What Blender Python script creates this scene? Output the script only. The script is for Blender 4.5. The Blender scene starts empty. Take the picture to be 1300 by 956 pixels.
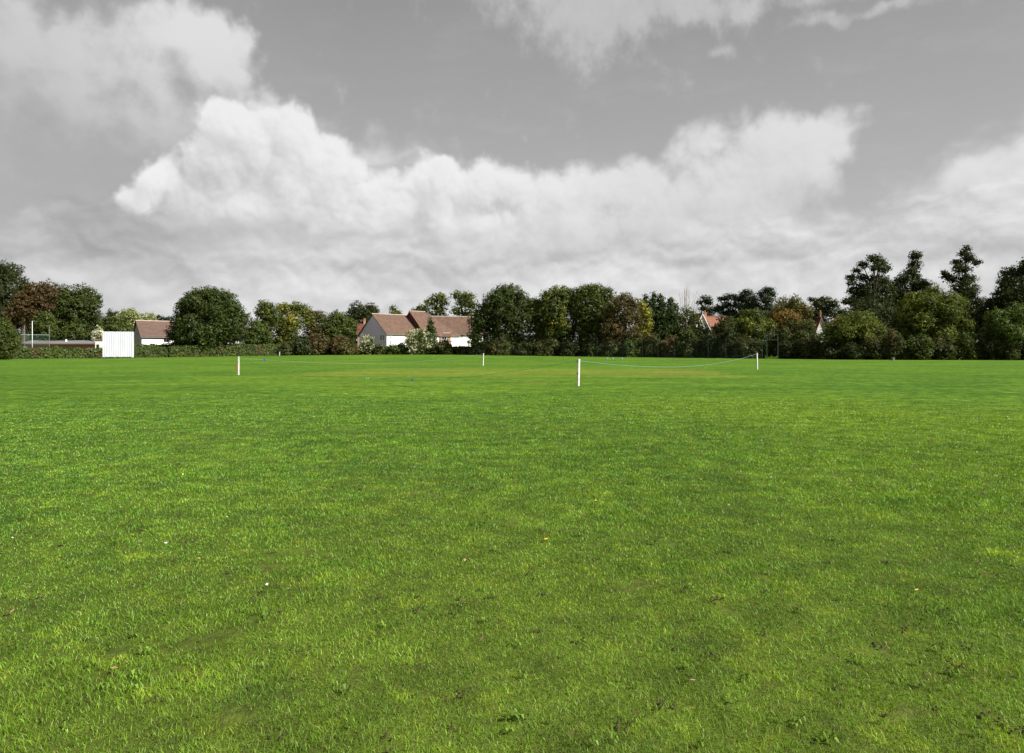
import bpy, math, os
import numpy as np
ONLY = ''
PI = math.pi
R = math.radians
sc = bpy.context.scene
col = sc.collection
F = 867.0          # focal length in photo pixels
CZ = 1.62          # eye height
HZ = 444.0         # photo row of the horizon

# ------------------------------------------------------------------ helpers
def smooth(t):
    t = np.clip(t, 0, 1); return t*t*(3-2*t)
def gh(x, y):      # height of the ground: the far middle of the ground swells by half a metre
    return 0.5*smooth((y-95)/60.0)*np.exp(-((x+22)/42.0)**2)
def at(px, py, D):
    return np.array([(px-650)/F*D, D, CZ+(HZ-py)/F*D])

def tag(o, label=None, cat=None, group=None, kind=None):
    if label: o['label'] = label
    if cat: o['category'] = cat
    if group: o['group'] = group
    if kind: o['kind'] = kind
    return o
def empty(name, loc=(0,0,0), rz=0):
    o = bpy.data.objects.new(name, None); col.objects.link(o)
    o.location = loc; o.rotation_euler = (0,0,rz); o.empty_display_size = .3
    return o
def link(name, me, mat=None, parent=None):
    o = bpy.data.objects.new(name, me); col.objects.link(o)
    if mat: me.materials.append(mat)
    if parent: o.parent = parent
    return o

class MB:
    def __init__(s): s.v=[]; s.f=[]
    def add(s, vs, fs):
        b=len(s.v); s.v += [tuple(map(float,v)) for v in vs]; s.f += [tuple(i+b for i in f) for f in fs]
    def box(s, x0,x1,y0,y1,z0,z1):
        s.add([(x0,y0,z0),(x1,y0,z0),(x1,y1,z0),(x0,y1,z0),(x0,y0,z1),(x1,y0,z1),(x1,y1,z1),(x0,y1,z1)],
              [(0,3,2,1),(4,5,6,7),(0,1,5,4),(1,2,6,5),(2,3,7,6),(3,0,4,7)])
    def cbox(s, x0,x1,y0,y1,z0,z1,b=.01):      # box with chamfered vertical edges and top
        p=[(x0+b,y0),(x1-b,y0),(x1,y0+b),(x1,y1-b),(x1-b,y1),(x0+b,y1),(x0,y1-b),(x0,y0+b)]
        cx,cy=(x0+x1)/2,(y0+y1)/2
        lo=[(x,y,z0) for x,y in p]; mi=[(x,y,z1-b) for x,y in p]
        hi=[(cx+(x-cx)*(1-2*b/(x1-x0)),cy+(y-cy)*(1-2*b/(y1-y0)),z1) for x,y in p]
        fs=[tuple(range(7,-1,-1)),tuple(range(16,24))]
        for k in range(8):
            n=(k+1)%8
            fs+=[(k,n,n+8,k+8),(k+8,n+8,n+16,k+16)]
        s.add(lo+mi+hi,fs)
    def tube(s, pts, rads, n=6, cap=True):
        pts=np.array(pts,float); m=len(pts)
        if np.isscalar(rads): rads=[rads]*m
        vs=[]; fs=[]
        up=np.array([0.13,0.21,.97])
        for i in range(m):
            t=pts[min(i+1,m-1)]-pts[max(i-1,0)]; t/= (np.linalg.norm(t)+1e-9)
            a=np.cross(t,up if abs(t@up)<.95 else np.array([1.,0,0])); a/=np.linalg.norm(a); b=np.cross(t,a)
            for k in range(n):
                w=2*PI*k/n; vs.append(pts[i]+rads[i]*(math.cos(w)*a+math.sin(w)*b))
        for i in range(m-1):
            for k in range(n):
                k2=(k+1)%n; fs.append((i*n+k,i*n+k2,(i+1)*n+k2,(i+1)*n+k))
        if cap: fs += [tuple(range(n-1,-1,-1)), tuple((m-1)*n+k for k in range(n))]
        s.add(vs,fs)
    def build(s, name, mat, parent=None, smooth_=False):
        me=bpy.data.meshes.new(name); me.from_pydata(s.v,[],s.f); me.update()
        if smooth_: me.polygons.foreach_set('use_smooth',[True]*len(me.polygons))
        return link(name,me,mat,parent)

def quads_mesh(name, V, nv, attr=None):
    """V: (N,nv,3) polygons. attr: (N,) value per polygon stored per point"""
    N=V.shape[0]
    me=bpy.data.meshes.new(name)
    me.vertices.add(N*nv); me.vertices.foreach_set('co',V.reshape(-1).astype(np.float32))
    me.loops.add(N*nv); me.loops.foreach_set('vertex_index',np.arange(N*nv,dtype=np.int32))
    me.polygons.add(N); me.polygons.foreach_set('loop_start',(np.arange(N)*nv).astype(np.int32))
    try: me.polygons.foreach_set('loop_total',np.full(N,nv,dtype=np.int32))
    except Exception: pass
    me.update(calc_edges=True)
    if attr is not None:
        a=me.attributes.new('rnd','FLOAT','POINT'); a.data.foreach_set('value',np.repeat(attr,nv).astype(np.float32))
    return me

# ------------------------------------------------------------------ node helper
class NT:
    def __init__(s, tree): s.t=tree; s.n=tree.nodes; s.l=tree.links
    def new(s, typ, **kw):
        nd=s.n.new(typ)
        for k,v in kw.items(): setattr(nd,k,v)
        return nd
    def set(s, sock, v):
        if isinstance(v, bpy.types.NodeSocket): s.l.new(v, sock)
        elif v is not None: sock.default_value = v
    def m(s, op, a, b=None, c=None, clamp=False):
        nd=s.new('ShaderNodeMath',operation=op,use_clamp=clamp)
        s.set(nd.inputs[0],a)
        if b is not None: s.set(nd.inputs[1],b)
        if c is not None: s.set(nd.inputs[2],c)
        return nd.outputs[0]
    def vm(s, op, a, b=None, c=None, scale=None):
        nd=s.new('ShaderNodeVectorMath',operation=op)
        s.set(nd.inputs[0],a)
        if b is not None: s.set(nd.inputs[1],b)
        if c is not None: s.set(nd.inputs[2],c)
        if scale is not None: s.set(nd.inputs['Scale'],scale)
        return nd.outputs['Value'] if op in ('DOT_PRODUCT','LENGTH','DISTANCE') else nd.outputs['Vector']
    def mapr(s, v, a,b,c,d, typ='SMOOTHSTEP'):
        nd=s.new('ShaderNodeMapRange',interpolation_type=typ)
        for i,x in enumerate((v,a,b,c,d)): s.set(nd.inputs[i],x)
        return nd.outputs[0]
    def noise(s, vec, scale, detail=3, rough=.5, dist=0, dim='3D', color=False):
        nd=s.new('ShaderNodeTexNoise',noise_dimensions=dim)
        s.set(nd.inputs['Vector'],vec); nd.inputs['Scale'].default_value=scale
        nd.inputs['Detail'].default_value=detail; nd.inputs['Roughness'].default_value=rough
        nd.inputs['Distortion'].default_value=dist
        return nd.outputs['Color'] if color else nd.outputs[0]
    def mix(s, f, a, b, blend='MIX'):
        nd=s.new('ShaderNodeMix',data_type='RGBA',blend_type=blend)
        s.set(nd.inputs[0],f); s.set(nd.inputs[6],a); s.set(nd.inputs[7],b)
        return nd.outputs[2]
    def mixf(s, f, a, b):
        nd=s.new('ShaderNodeMix',data_type='FLOAT')
        s.set(nd.inputs[0],f); s.set(nd.inputs[2],a); s.set(nd.inputs[3],b)
        return nd.outputs[0]
def c4(c): return (c[0],c[1],c[2],1.0)
def new_mat(name):
    m=bpy.data.materials.new(name); m.use_nodes=True; m.node_tree.nodes.clear()
    t=NT(m.node_tree); o=t.new('ShaderNodeOutputMaterial'); return m,t,o

def plain(name, c, rough=.6, var=.15, scale=3.0, bump=0.0, spec=.3, c2=None, coord='Object', stretch=(1,1,1)):
    m,t,o=new_mat(name)
    tc=t.new('ShaderNodeTexCoord').outputs[coord]
    v=t.vm('MULTIPLY',tc,stretch)
    n=t.noise(v,scale,5,.6)
    b=t.new('ShaderNodeBsdfPrincipled')
    cc=c2 if c2 else tuple(x*(1-var*1.6) for x in c)
    f=t.mapr(n,.3,.7,0,1)
    t.set(b.inputs['Base Color'],t.mix(f,c4(cc),c4(c)))
    b.inputs['Roughness'].default_value=rough
    b.inputs['Specular IOR Level'].default_value=spec
    if bump:
        bn=t.new('ShaderNodeBump'); bn.inputs['Strength'].default_value=bump; bn.inputs['Distance'].default_value=.05
        t.l.new(t.noise(v,scale*6,4,.6),bn.inputs['Height']); t.l.new(bn.outputs[0],b.inputs['Normal'])
    t.l.new(b.outputs[0],o.inputs[0]); return m

# ------------------------------------------------------------------ world
SUN_EL, SUN_PHI = 40.0, 64.0     # phi: from straight behind the camera towards the right
sd = np.array([math.cos(R(SUN_EL))*math.sin(R(SUN_PHI)), -math.cos(R(SUN_EL))*math.cos(R(SUN_PHI)), math.sin(R(SUN_EL))])

def ae(px,py):
    return (math.degrees(math.atan2(px-650,F)), math.degrees(math.atan2(HZ-py, math.hypot(F,px-650))))
_GT={}
def perlin(x,y,seed):
    if seed not in _GT:
        w=np.random.RandomState(seed).rand(65536)*2*PI
        _GT[seed]=(np.cos(w).astype(np.float32),np.sin(w).astype(np.float32))
    C,S=_GT[seed]
    xf=np.floor(x); yf=np.floor(y); xi=xf.astype(np.int32)&255; yi=yf.astype(np.int32)&255
    fx=(x-xf).astype(np.float32); fy=(y-yf).astype(np.float32)
    x1=(xi+1)&255; y0=yi<<8; y1=((yi+1)&255)<<8
    def g(k,dx,dy): return C[k]*dx+S[k]*dy
    u=fx*fx*fx*(fx*(fx*6-15)+10); v=fy*fy*fy*(fy*(fy*6-15)+10)
    a=g(xi+y0,fx,fy); b=g(x1+y0,fx-1,fy); c=g(xi+y1,fx,fy-1); d=g(x1+y1,fx-1,fy-1)
    a=a+u*(b-a); c=c+u*(d-c)
    return a+v*(c-a)
def fbm(x,y,s,seed,o=6,rough=.5,billow=False,ridge=False):
    t=0;a=1;n=0
    c,si=math.cos(.6),math.sin(.6)
    x=x*s;y=y*s
    for k in range(o):
        p=perlin(x,y,seed+k)*1.5
        if billow: p=np.abs(p)*2-.55
        t=t+a*p; n+=a; a*=rough
        x,y=(c*x-si*y)*2.03+5.3,(si*x+c*y)*2.03+1.7
    return t/n
def ss(v,a,b): return smooth((v-a)/(b-a))
def sky_values(A,E):
    """radiance of the cloudy sky for azimuth A and elevation E in degrees"""
    wx=fbm(A,E,.16,11,4)*2.6+fbm(A,E,.6,21,4)*.7; wy=fbm(A,E,.16,31,4)*2.0+fbm(A,E,.6,41,4)*.55
    def field(blobs,k,dx=0,dy=0,warp=1.0,p=1.0):
        acc=None
        for (px,py,rx,ry) in blobs:
            a,e=ae(px,py); a2,_=ae(px+rx,py); a1,_=ae(px-rx,py); _,e2=ae(px,py-ry); _,e1=ae(px,py+ry)
            ra=(a2-a1)/2; re_=(e2-e1)/2
            v=np.exp(-(((A+dx+wx*warp-a)/ra)**2+((E+dy+wy*warp-e)/re_)**2)*k)
            acc=v**p if acc is None else acc+v**p
        return acc**(1/p)
    # ---- clear sky, paler towards the horizon
    clear=CLR[0]+CLR[1]*np.clip((30-E)/26,0,1)+.12*fbm(A,E,.05,3,3)
    clear=clear+.12*ss(fbm(A*.4,E*1.2,.3,61,6,.6),.0,.5)
    # ---- low deck: broad soft lumps with finer curds in them
    ps=1.0+.35*ss(7-E,0,7)          # foreshortened near the horizon
    def dk(dx,dy):
        x=A+dx+wx*.5; y=(E+dy+wy*.35)*ps
        return (fbm(x*.36,y*1.0,.20,101,4,.5), fbm(x*.55,y*1.0,.50,111,6,.52))
    b0,c0=dk(0,0); b1,c1=dk(.6,1.1); b2,c2=dk(.25,.45)
    dv=.66+.70*b0+.55*(b0-b1)+.34*c0+.75*(c0-c2)
    deck=DECK[0]+(DECK[1]-DECK[0])*np.clip(dv,0,1.2)
    deck=deck+(DECK[2]-deck)*.40*np.clip((6-E)/6,0,1)
    up=fbm(A,E,.06,151,5)*5+fbm(A,E,.35,161,5)*3
    top=np.interp(A,[-90,-37,-30,-22,0,12,22,29,33,37,60,90],[22,22,20,17,12.5,11.5,10.5,9.5,12,14,16,16])
    dmask=ss(top+up-E,-2.2,2.8)
    left=ss(-A,14,30)*(.35+.65*ss(E,3,10))
    deck=deck*(1-.34*left)
    val=clear+(deck-clear)*dmask
    # ---- soft grey cloud, upper left
    L=[(245,60,80,62),(290,105,55,60),(170,110,120,80),(60,90,110,75),(-80,110,150,110),(130,185,170,70),(-60,230,180,60),(225,190,100,50)]
    d2=fbm(A,E,.20,201,8,.56)*.75+fbm(A,E,.32,221,5,.5,billow=True)*.25
    d2b=fbm(A+1.0,E+1.3,.20,201,8,.56)*.75+fbm(A+1.0,E+1.3,.32,221,5,.5,billow=True)*.25
    f2=field(L,.9)+d2*.9; f2b=field(L,.9,1.0,1.4)+d2b*.9
    m2=ss(f2,.40,1.05)
    l2=ss(f2-f2b,-.55,.60)*(.15+.85*ss(E,10,24))*(1-.35*ss(-A,25,36))
    v2=SOFT[0]+(SOFT[1]-SOFT[0])*l2
    val=val+(v2-val)*m2*.93
    # ---- cumulus bank
    Mn=[(194,228,40,38),(176,262,52,34),(285,262,80,46),(285,180,58,58),(325,185,55,62),(374,163,44,52),(330,250,160,85),(425,210,66,48),(500,250,80,55),(560,230,60,42),
          (640,232,70,44),(715,250,80,42),(800,235,75,48),(885,188,58,52),(965,176,66,54),(1040,176,56,50),(1010,200,90,50),
          (930,240,170,60),(700,290,300,50),(1235,220,80,38),(1340,200,90,45)]
    def cum(dx,dy,o=8):
        x=A+dx; y=E+dy
        n=fbm(x,y,.26,301,min(o,6),.50,billow=True)*.55+fbm(x,y,.15,321,o,.52)*.80
        return field(Mn,1.35,dx,dy,warp=.55,p=2.2)+n*.60
    f1=cum(0,0); s0=cum(0,0,4); sa=cum(.8,1.3,4); sb=cum(1.6,3.6,3); fa=cum(.18,.32)
    wid=np.interp(A,[-40,-5,12,40],[.26,.38,.54,.54])
    m1=ss(f1,.42,.42+wid)
    m1=m1*ss(E+fbm(A,E,.16,341,5)*5,3.5,12.0)
    li=.34*ss(s0-sa,-.55,.45)+.44*ss(s0-sb,-1.0,.55)+.22*ss(f1-fa,-.22,.22)
    li=li+.10*ss(1.1-f1,0,.6)
    hi=CUM[1]+(CUM[2]-CUM[1])*ss(A,-4,14)
    lo_=CUM[0]+(CUM[3]-CUM[0])*ss(A,-8,10)
    v1=lo_+(hi-lo_)*np.clip(li,0,1)
    val=val+(v1-val)*m1
    # darker flat bases
    B=[(250,298,150,26),(130,300,70,26),(390,290,110,22),(560,300,80,16),(480,335,150,12),(860,330,120,10)]
    val=val*(1-.14*ss(field(B,1.0)+fbm(A,E,.3,361,5)*.5,.2,1.3))
    # ---- ragged wisps overhead
    W=[(770,10,110,55),(745,48,60,45),(860,0,75,30),(655,-15,70,40),(912,66,22,12),(1020,8,55,12),(1045,33,60,12),(930,10,30,18),(1140,10,55,10)]
    nw=fbm(A*1.1+E*.25,E*.9-A*.25,.24,401,9,.64)
    f3=field(W,.9,warp=1.0)+nw*1.3
    m3=ss(f3,.25,1.55)*.9
    val=val+(WISP+.5*nw-val)*m3
    # ---- ordinary broken cloud over the rest of the dome
    cv=ss(fbm(A,E*1.6,.045,501,8,.57),-.05,.28)
    gen=clear+(CUM[2]-clear)*cv
    away=np.maximum(ss(np.abs(A),44,58),ss(E,34,44))
    return val+(gen-val)*away

def build_world():
    w=bpy.data.worlds.new('World'); sc.world=w; w.use_nodes=True
    w.node_tree.nodes.clear(); t=NT(w.node_tree)
    out=t.new('ShaderNodeOutputWorld'); bg=t.new('ShaderNodeBackground'); bg.inputs[1].default_value=.10
    sky=t.new('ShaderNodeTexSky',sky_type='NISHITA'); sky.sun_disc=False
    sky.sun_elevation=R(SUN_EL); sky.sun_rotation=math.atan2(sd[0],sd[1])
    sky.air_density=1.2; sky.dust_density=2.0
    bw=t.new('ShaderNodeRGBToBW'); t.l.new(sky.outputs[0],bw.inputs[0])
    # cloud map over azimuth -90..90, elevation -4..52 (mirrored behind); fine grid ahead, coarse elsewhere
    W,H=2340,728
    def grid(i0,i1,j0,j1,st):
        return np.meshgrid((-90+(np.arange(i0,i1,st)+.5*st)*180/W).astype(np.float32), (-4+(np.arange(j0,j1,st)+.5*st)*56/H).astype(np.float32))
    A,E=grid(0,W,0,H,4)
    val=np.repeat(np.repeat(sky_values(A,E),4,0),4,1)
    i0,i1,j0,j1=624,1716,48,552
    A,E=grid(i0,i1,j0,j1,1)
    fv=sky_values(A,E)
    wgt=np.clip(np.minimum(np.minimum(A-A.min(),A.max()-A)/4,(E.max()-E)/3),0,1)
    val[j0:j1,i0:i1]+= (fv-val[j0:j1,i0:i1])*wgt
    val=np.clip(val,0,20).astype(np.float32)
    im=bpy.data.images.new('clouds',W,H,float_buffer=True); im.colorspace_settings.name='Non-Color'
    px=np.ones((H,W,4),np.float32); px[...,:3]=val[...,None]*.1
    im.pixels.foreach_set(px.reshape(-1)); im.update(); im.pack()
    tc=t.new('ShaderNodeTexCoord').outputs['Generated']
    nrm=t.vm('NORMALIZE',tc)
    sp=t.new('ShaderNodeSeparateXYZ'); t.l.new(nrm,sp.inputs[0])
    x,y,z=sp.outputs
    az=t.m('MULTIPLY',t.m('ARCTAN2',x,y),180/PI)
    el=t.m('MULTIPLY',t.m('ARCSINE',z),180/PI)
    u=t.m('PINGPONG',t.m('DIVIDE',t.m('ADD',az,90+360),180),1.0)
    v=t.m('DIVIDE',t.m('ADD',el,4),56)
    cb=t.new('ShaderNodeCombineXYZ'); t.l.new(u,cb.inputs[0]); t.l.new(v,cb.inputs[1])
    it=t.new('ShaderNodeTexImage',image=im,extension='EXTEND',interpolation='Linear'); t.l.new(cb.outputs[0],it.inputs[0])
    cl=t.m('MULTIPLY',it.outputs[0],10.0)
    full=t.mixf(t.mapr(el,40,52,0,1),cl,bw.outputs[0])
    full=t.mixf(.12,full,bw.outputs[0])
    cc=t.new('ShaderNodeCombineColor')
    for i in range(3): t.l.new(full,cc.inputs[i])
    t.l.new(cc.outputs[0],bg.inputs[0]); t.l.new(bg.outputs[0],out.inputs[0])
    w.cycles.sampling_method='MANUAL'; w.cycles.sample_map_resolution=512
# values are linear radiance x10 (the Background strength is 0.10)
EXPO=0.95
CLR=(1.40,1.2); DECK=(2.45,3.9,3.6); SOFT=(1.95,4.2); CUM=(2.0,4.65,3.95,3.0); WISP=2.9
build_world()
sc.view_settings.view_transform='Standard'; sc.view_settings.look='None'
sc.view_settings.exposure=EXPO; sc.view_settings.gamma=1; sc.view_settings.use_curve_mapping=False

sl=bpy.data.lights.new('sun','SUN'); sl.energy=5.0; sl.angle=R(.55); sl.color=(1,.955,.87)
so=bpy.data.objects.new('sun',sl); col.objects.link(so)
from mathutils import Vector
so.rotation_euler=Vector(sd).to_track_quat('Z','Y').to_euler(); so.location=(60,-30,60)

cam=bpy.data.cameras.new('camera'); co=bpy.data.objects.new('camera',cam); col.objects.link(co)
co.location=(0,0,CZ); co.rotation_euler=(R(90),0,0)
cam.sensor_width=36; cam.lens=F/1300*36; cam.shift_y=-(478-HZ)/1300; cam.clip_end=5000; cam.clip_start=.05
sc.camera=co
sc.cycles.max_bounces=6; sc.cycles.diffuse_bounces=3; sc.cycles.transmission_bounces=4; sc.cycles.transparent_max_bounces=4
sc.cycles.glossy_bounces=2; sc.cycles.caustics_reflective=False; sc.cycles.caustics_refractive=False

# ------------------------------------------------------------------ lawn colour shared by ground and blades
def lawn_group():
    g=bpy.data.node_groups.new('lawn_colour','ShaderNodeTree')
    g.interface.new_socket('Color',in_out='OUTPUT',socket_type='NodeSocketColor')
    g.interface.new_socket('Bare',in_out='OUTPUT',socket_type='NodeSocketFloat')
    t=NT(g); go=t.new('NodeGroupOutput')
    pos=t.new('ShaderNodeNewGeometry').outputs['Position']
    P=t.vm('MULTIPLY',pos,(1,1,0))
    a=t.noise(P,.35,5,.62); b=t.noise(t.vm('ADD',P,(31,7,0)),1.5,5,.65); c=t.noise(t.vm('ADD',P,(3,77,0)),.06,3,.5)
    d=t.noise(t.vm('ADD',P,(53,17,0)),6.0,3,.6); e=t.noise(t.vm('ADD',P,(5,27,0)),3.1,4,.65)
    yel=c4(GR['yel']); mid=c4(GR['mid']); dk=c4(GR['dk']); ol=c4(GR['ol'])
    cc=t.mix(t.mapr(t.m('ADD',t.m('MULTIPLY',a,.55),t.m('MULTIPLY',b,.45)),.38,.62,0,1),dk,mid)
    cc=t.mix(t.m('MULTIPLY',t.mapr(e,.50,.68,0,1),.75),cc,yel)
    cc=t.mix(t.m('MULTIPLY',t.mapr(c,.42,.62,0,1),.35),cc,yel)
    g2=t.noise(t.vm('ADD',P,(71,3,0)),2.3,5,.7)
    cc=t.mix(1.0,cc,t.mix(t.mapr(g2,.33,.67,0,1),(.70,.74,.7,1),(1.28,1.24,1.2,1)),'MULTIPLY')
    cc=t.mix(t.m('MULTIPLY',t.mapr(d,.60,.74,0,1),.40),cc,ol)
    # dark, coarser tufts
    f=t.noise(t.vm('ADD',t.vm('MULTIPLY',P,(.7,1.6,0)),(91,7,0)),1.1,4,.62)
    cc=t.mix(t.m('MULTIPLY',t.mapr(f,.56,.68,0,1),.55),cc,c4(GR['tuft']))
    # cricket square: centre, turned with the four posts
    CX,CY=0.6,50.; an=R(-7)
    q=t.vm('SUBTRACT',P,(CX,CY,0))
    u=t.vm('DOT_PRODUCT',q,(math.cos(an),math.sin(an),0)); v=t.vm('DOT_PRODUCT',q,(-math.sin(an),math.cos(an),0))
    jit=t.m('MULTIPLY',t.m('SUBTRACT',t.noise(P,.5,4,.6),.5),3.0)
    sq=t.m('MULTIPLY',t.mapr(t.m('ADD',t.m('ABSOLUTE',u),jit),15.5,13.0,0,1),t.mapr(t.m('ADD',t.m('ABSOLUTE',v),jit),10.5,8.3,0,1))
    stripes=t.noise(t.vm('MULTIPLY',P,(.05,.42,0)),1.0,2,.5)
    sqc=t.mix(t.mapr(stripes,.38,.6,0,1),c4(GR['sq1']),c4(GR['sq2']))
    cc=t.mix(t.m('MULTIPLY',sq,.60),cc,sqc)
    # worn brown patches on the old wickets
    for (px,py,rx,ry,s) in [(572,468.5,3.6,1.0,.8),(610,467,3.0,.6,.6),(682,486,1.3,.5,.75),(858,472.5,3.2,1.1,.95),(830,475,2.5,.6,.5),(905,471,1.6,.5,.5),(640,479,2,.5,.45),(760,471,3.2,.7,.45)]:
        D=CZ*F/(py-HZ); X=(px-650)/F*D
        w=t.vm('LENGTH',t.vm('MULTIPLY',t.vm('SUBTRACT',P,(X,D,0)),(1/rx,1/ry,0)))
        w=t.m('ADD',w,t.m('MULTIPLY',t.m('SUBTRACT',e,.5),1.6))
        cc=t.mix(t.m('MULTIPLY',t.mapr(w,1.1,.3,0,1),s),cc,c4(GR['worn']))
    # mown bands in the outfield
    bands=t.noise(t.vm('MULTIPLY',P,(.02,.11,0)),1.0,2,.5)
    far=t.mapr(t.vm('DOT_PRODUCT',P,(0,1,0)),20,60,0,1)
    cc=t.mix(t.m('MULTIPLY',far,t.mapr(bands,.40,.62,0,.5)),cc,mid)
    bare=t.noise(t.vm('ADD',P,(11,37,0)),2.2,4,.6)
    t.l.new(cc,go.inputs[0]); t.l.new(t.mapr(bare,.66,.73,0,1),go.inputs[1])
    return g
GR=dict(yel=(.134,.206,.018),mid=(.074,.150,.017),dk=(.043,.106,.014),ol=(.125,.125,.036),tuft=(.026,.072,.012),
        sq1=(.165,.180,.030),sq2=(.125,.175,.022),worn=(.25,.15,.06),soil=(.060,.040,.022))
LG=lawn_group()

def ground_mat():
    m,t,o=new_mat('turf')
    g=t.new('ShaderNodeGroup'); g.node_tree=LG
    pos=t.new('ShaderNodeNewGeometry').outputs['Position']
    n1=t.noise(pos,60,4,.7); n2=t.noise(pos,9,4,.7)
    r=t.vm('LENGTH',t.vm('MULTIPLY',pos,(1,1,0)))
    far=t.mapr(r,9,GF0*.8,0,1,'LINEAR')
    # thatch between the blades near by, closed sward far away
    cc=g.outputs[0]
    fl=t.mix(1.0,cc,t.mix(t.mapr(t.noise(t.vm('MULTIPLY',pos,(.7,1,1)),2.6,6,.72),.34,.66,0,1),(.62,.68,.6,1),(1.32,1.26,1.3,1)),'MULTIPLY')
    l2=t.noise(t.vm('ADD',t.vm('MULTIPLY',pos,(.16,.55,1)),(5,9,0)),1.0,4,.62)
    fl=t.mix(1.0,fl,t.mix(t.mapr(l2,.34,.66,0,1),(.74,.79,.78,1),(1.12,1.08,1.12,1)),'MULTIPLY')
    th=t.mix(t.mapr(n2,.35,.65,0,1),c4(GR['soil']),(.085,.095,.02,1))
    th=t.mix(.45,th,cc)
    c=t.mix(far,th,fl)
    b=t.new('ShaderNodeBsdfPrincipled'); t.set(b.inputs['Base Color'],c)
    b.inputs['Roughness'].default_value=.9; b.inputs['Specular IOR Level'].default_value=.03
    b.inputs['Sheen Weight'].default_value=.0
    bn=t.new('ShaderNodeBump'); bn.inputs['Strength'].default_value=.9; bn.inputs['Distance'].default_value=.05
    h=t.m('ADD',t.noise(pos,14,5,.75),t.m('MULTIPLY',t.noise(pos,2.0,3,.6),1.2))
    t.l.new(h,bn.inputs['Height']); t.l.new(bn.outputs[0],b.inputs['Normal'])
    t.l.new(b.outputs[0],o.inputs[0]); return m
GF0=32.0
def ground():
    ys=np.concatenate([np.linspace(-3000,-60,6),np.linspace(-40,300,69),np.linspace(340,4000,8)])
    xs=np.concatenate([np.linspace(-3000,-300,6),np.linspace(-260,260,65),np.linspace(300,3000,6)])
    X,Y=np.meshgrid(xs,ys); Z=gh(X,Y)
    V=np.stack([X,Y,Z],-1).reshape(-1,3); nx=len(xs)
    fs=[(j*nx+i,j*nx+i+1,(j+1)*nx+i+1,(j+1)*nx+i) for j in range(len(ys)-1) for i in range(nx-1)]
    me=bpy.data.meshes.new('ground'); me.from_pydata(V.tolist(),[],fs); me.polygons.foreach_set('use_smooth',[True]*len(fs))
    tag(link('ground',me,ground_mat()),kind='structure')

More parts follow.
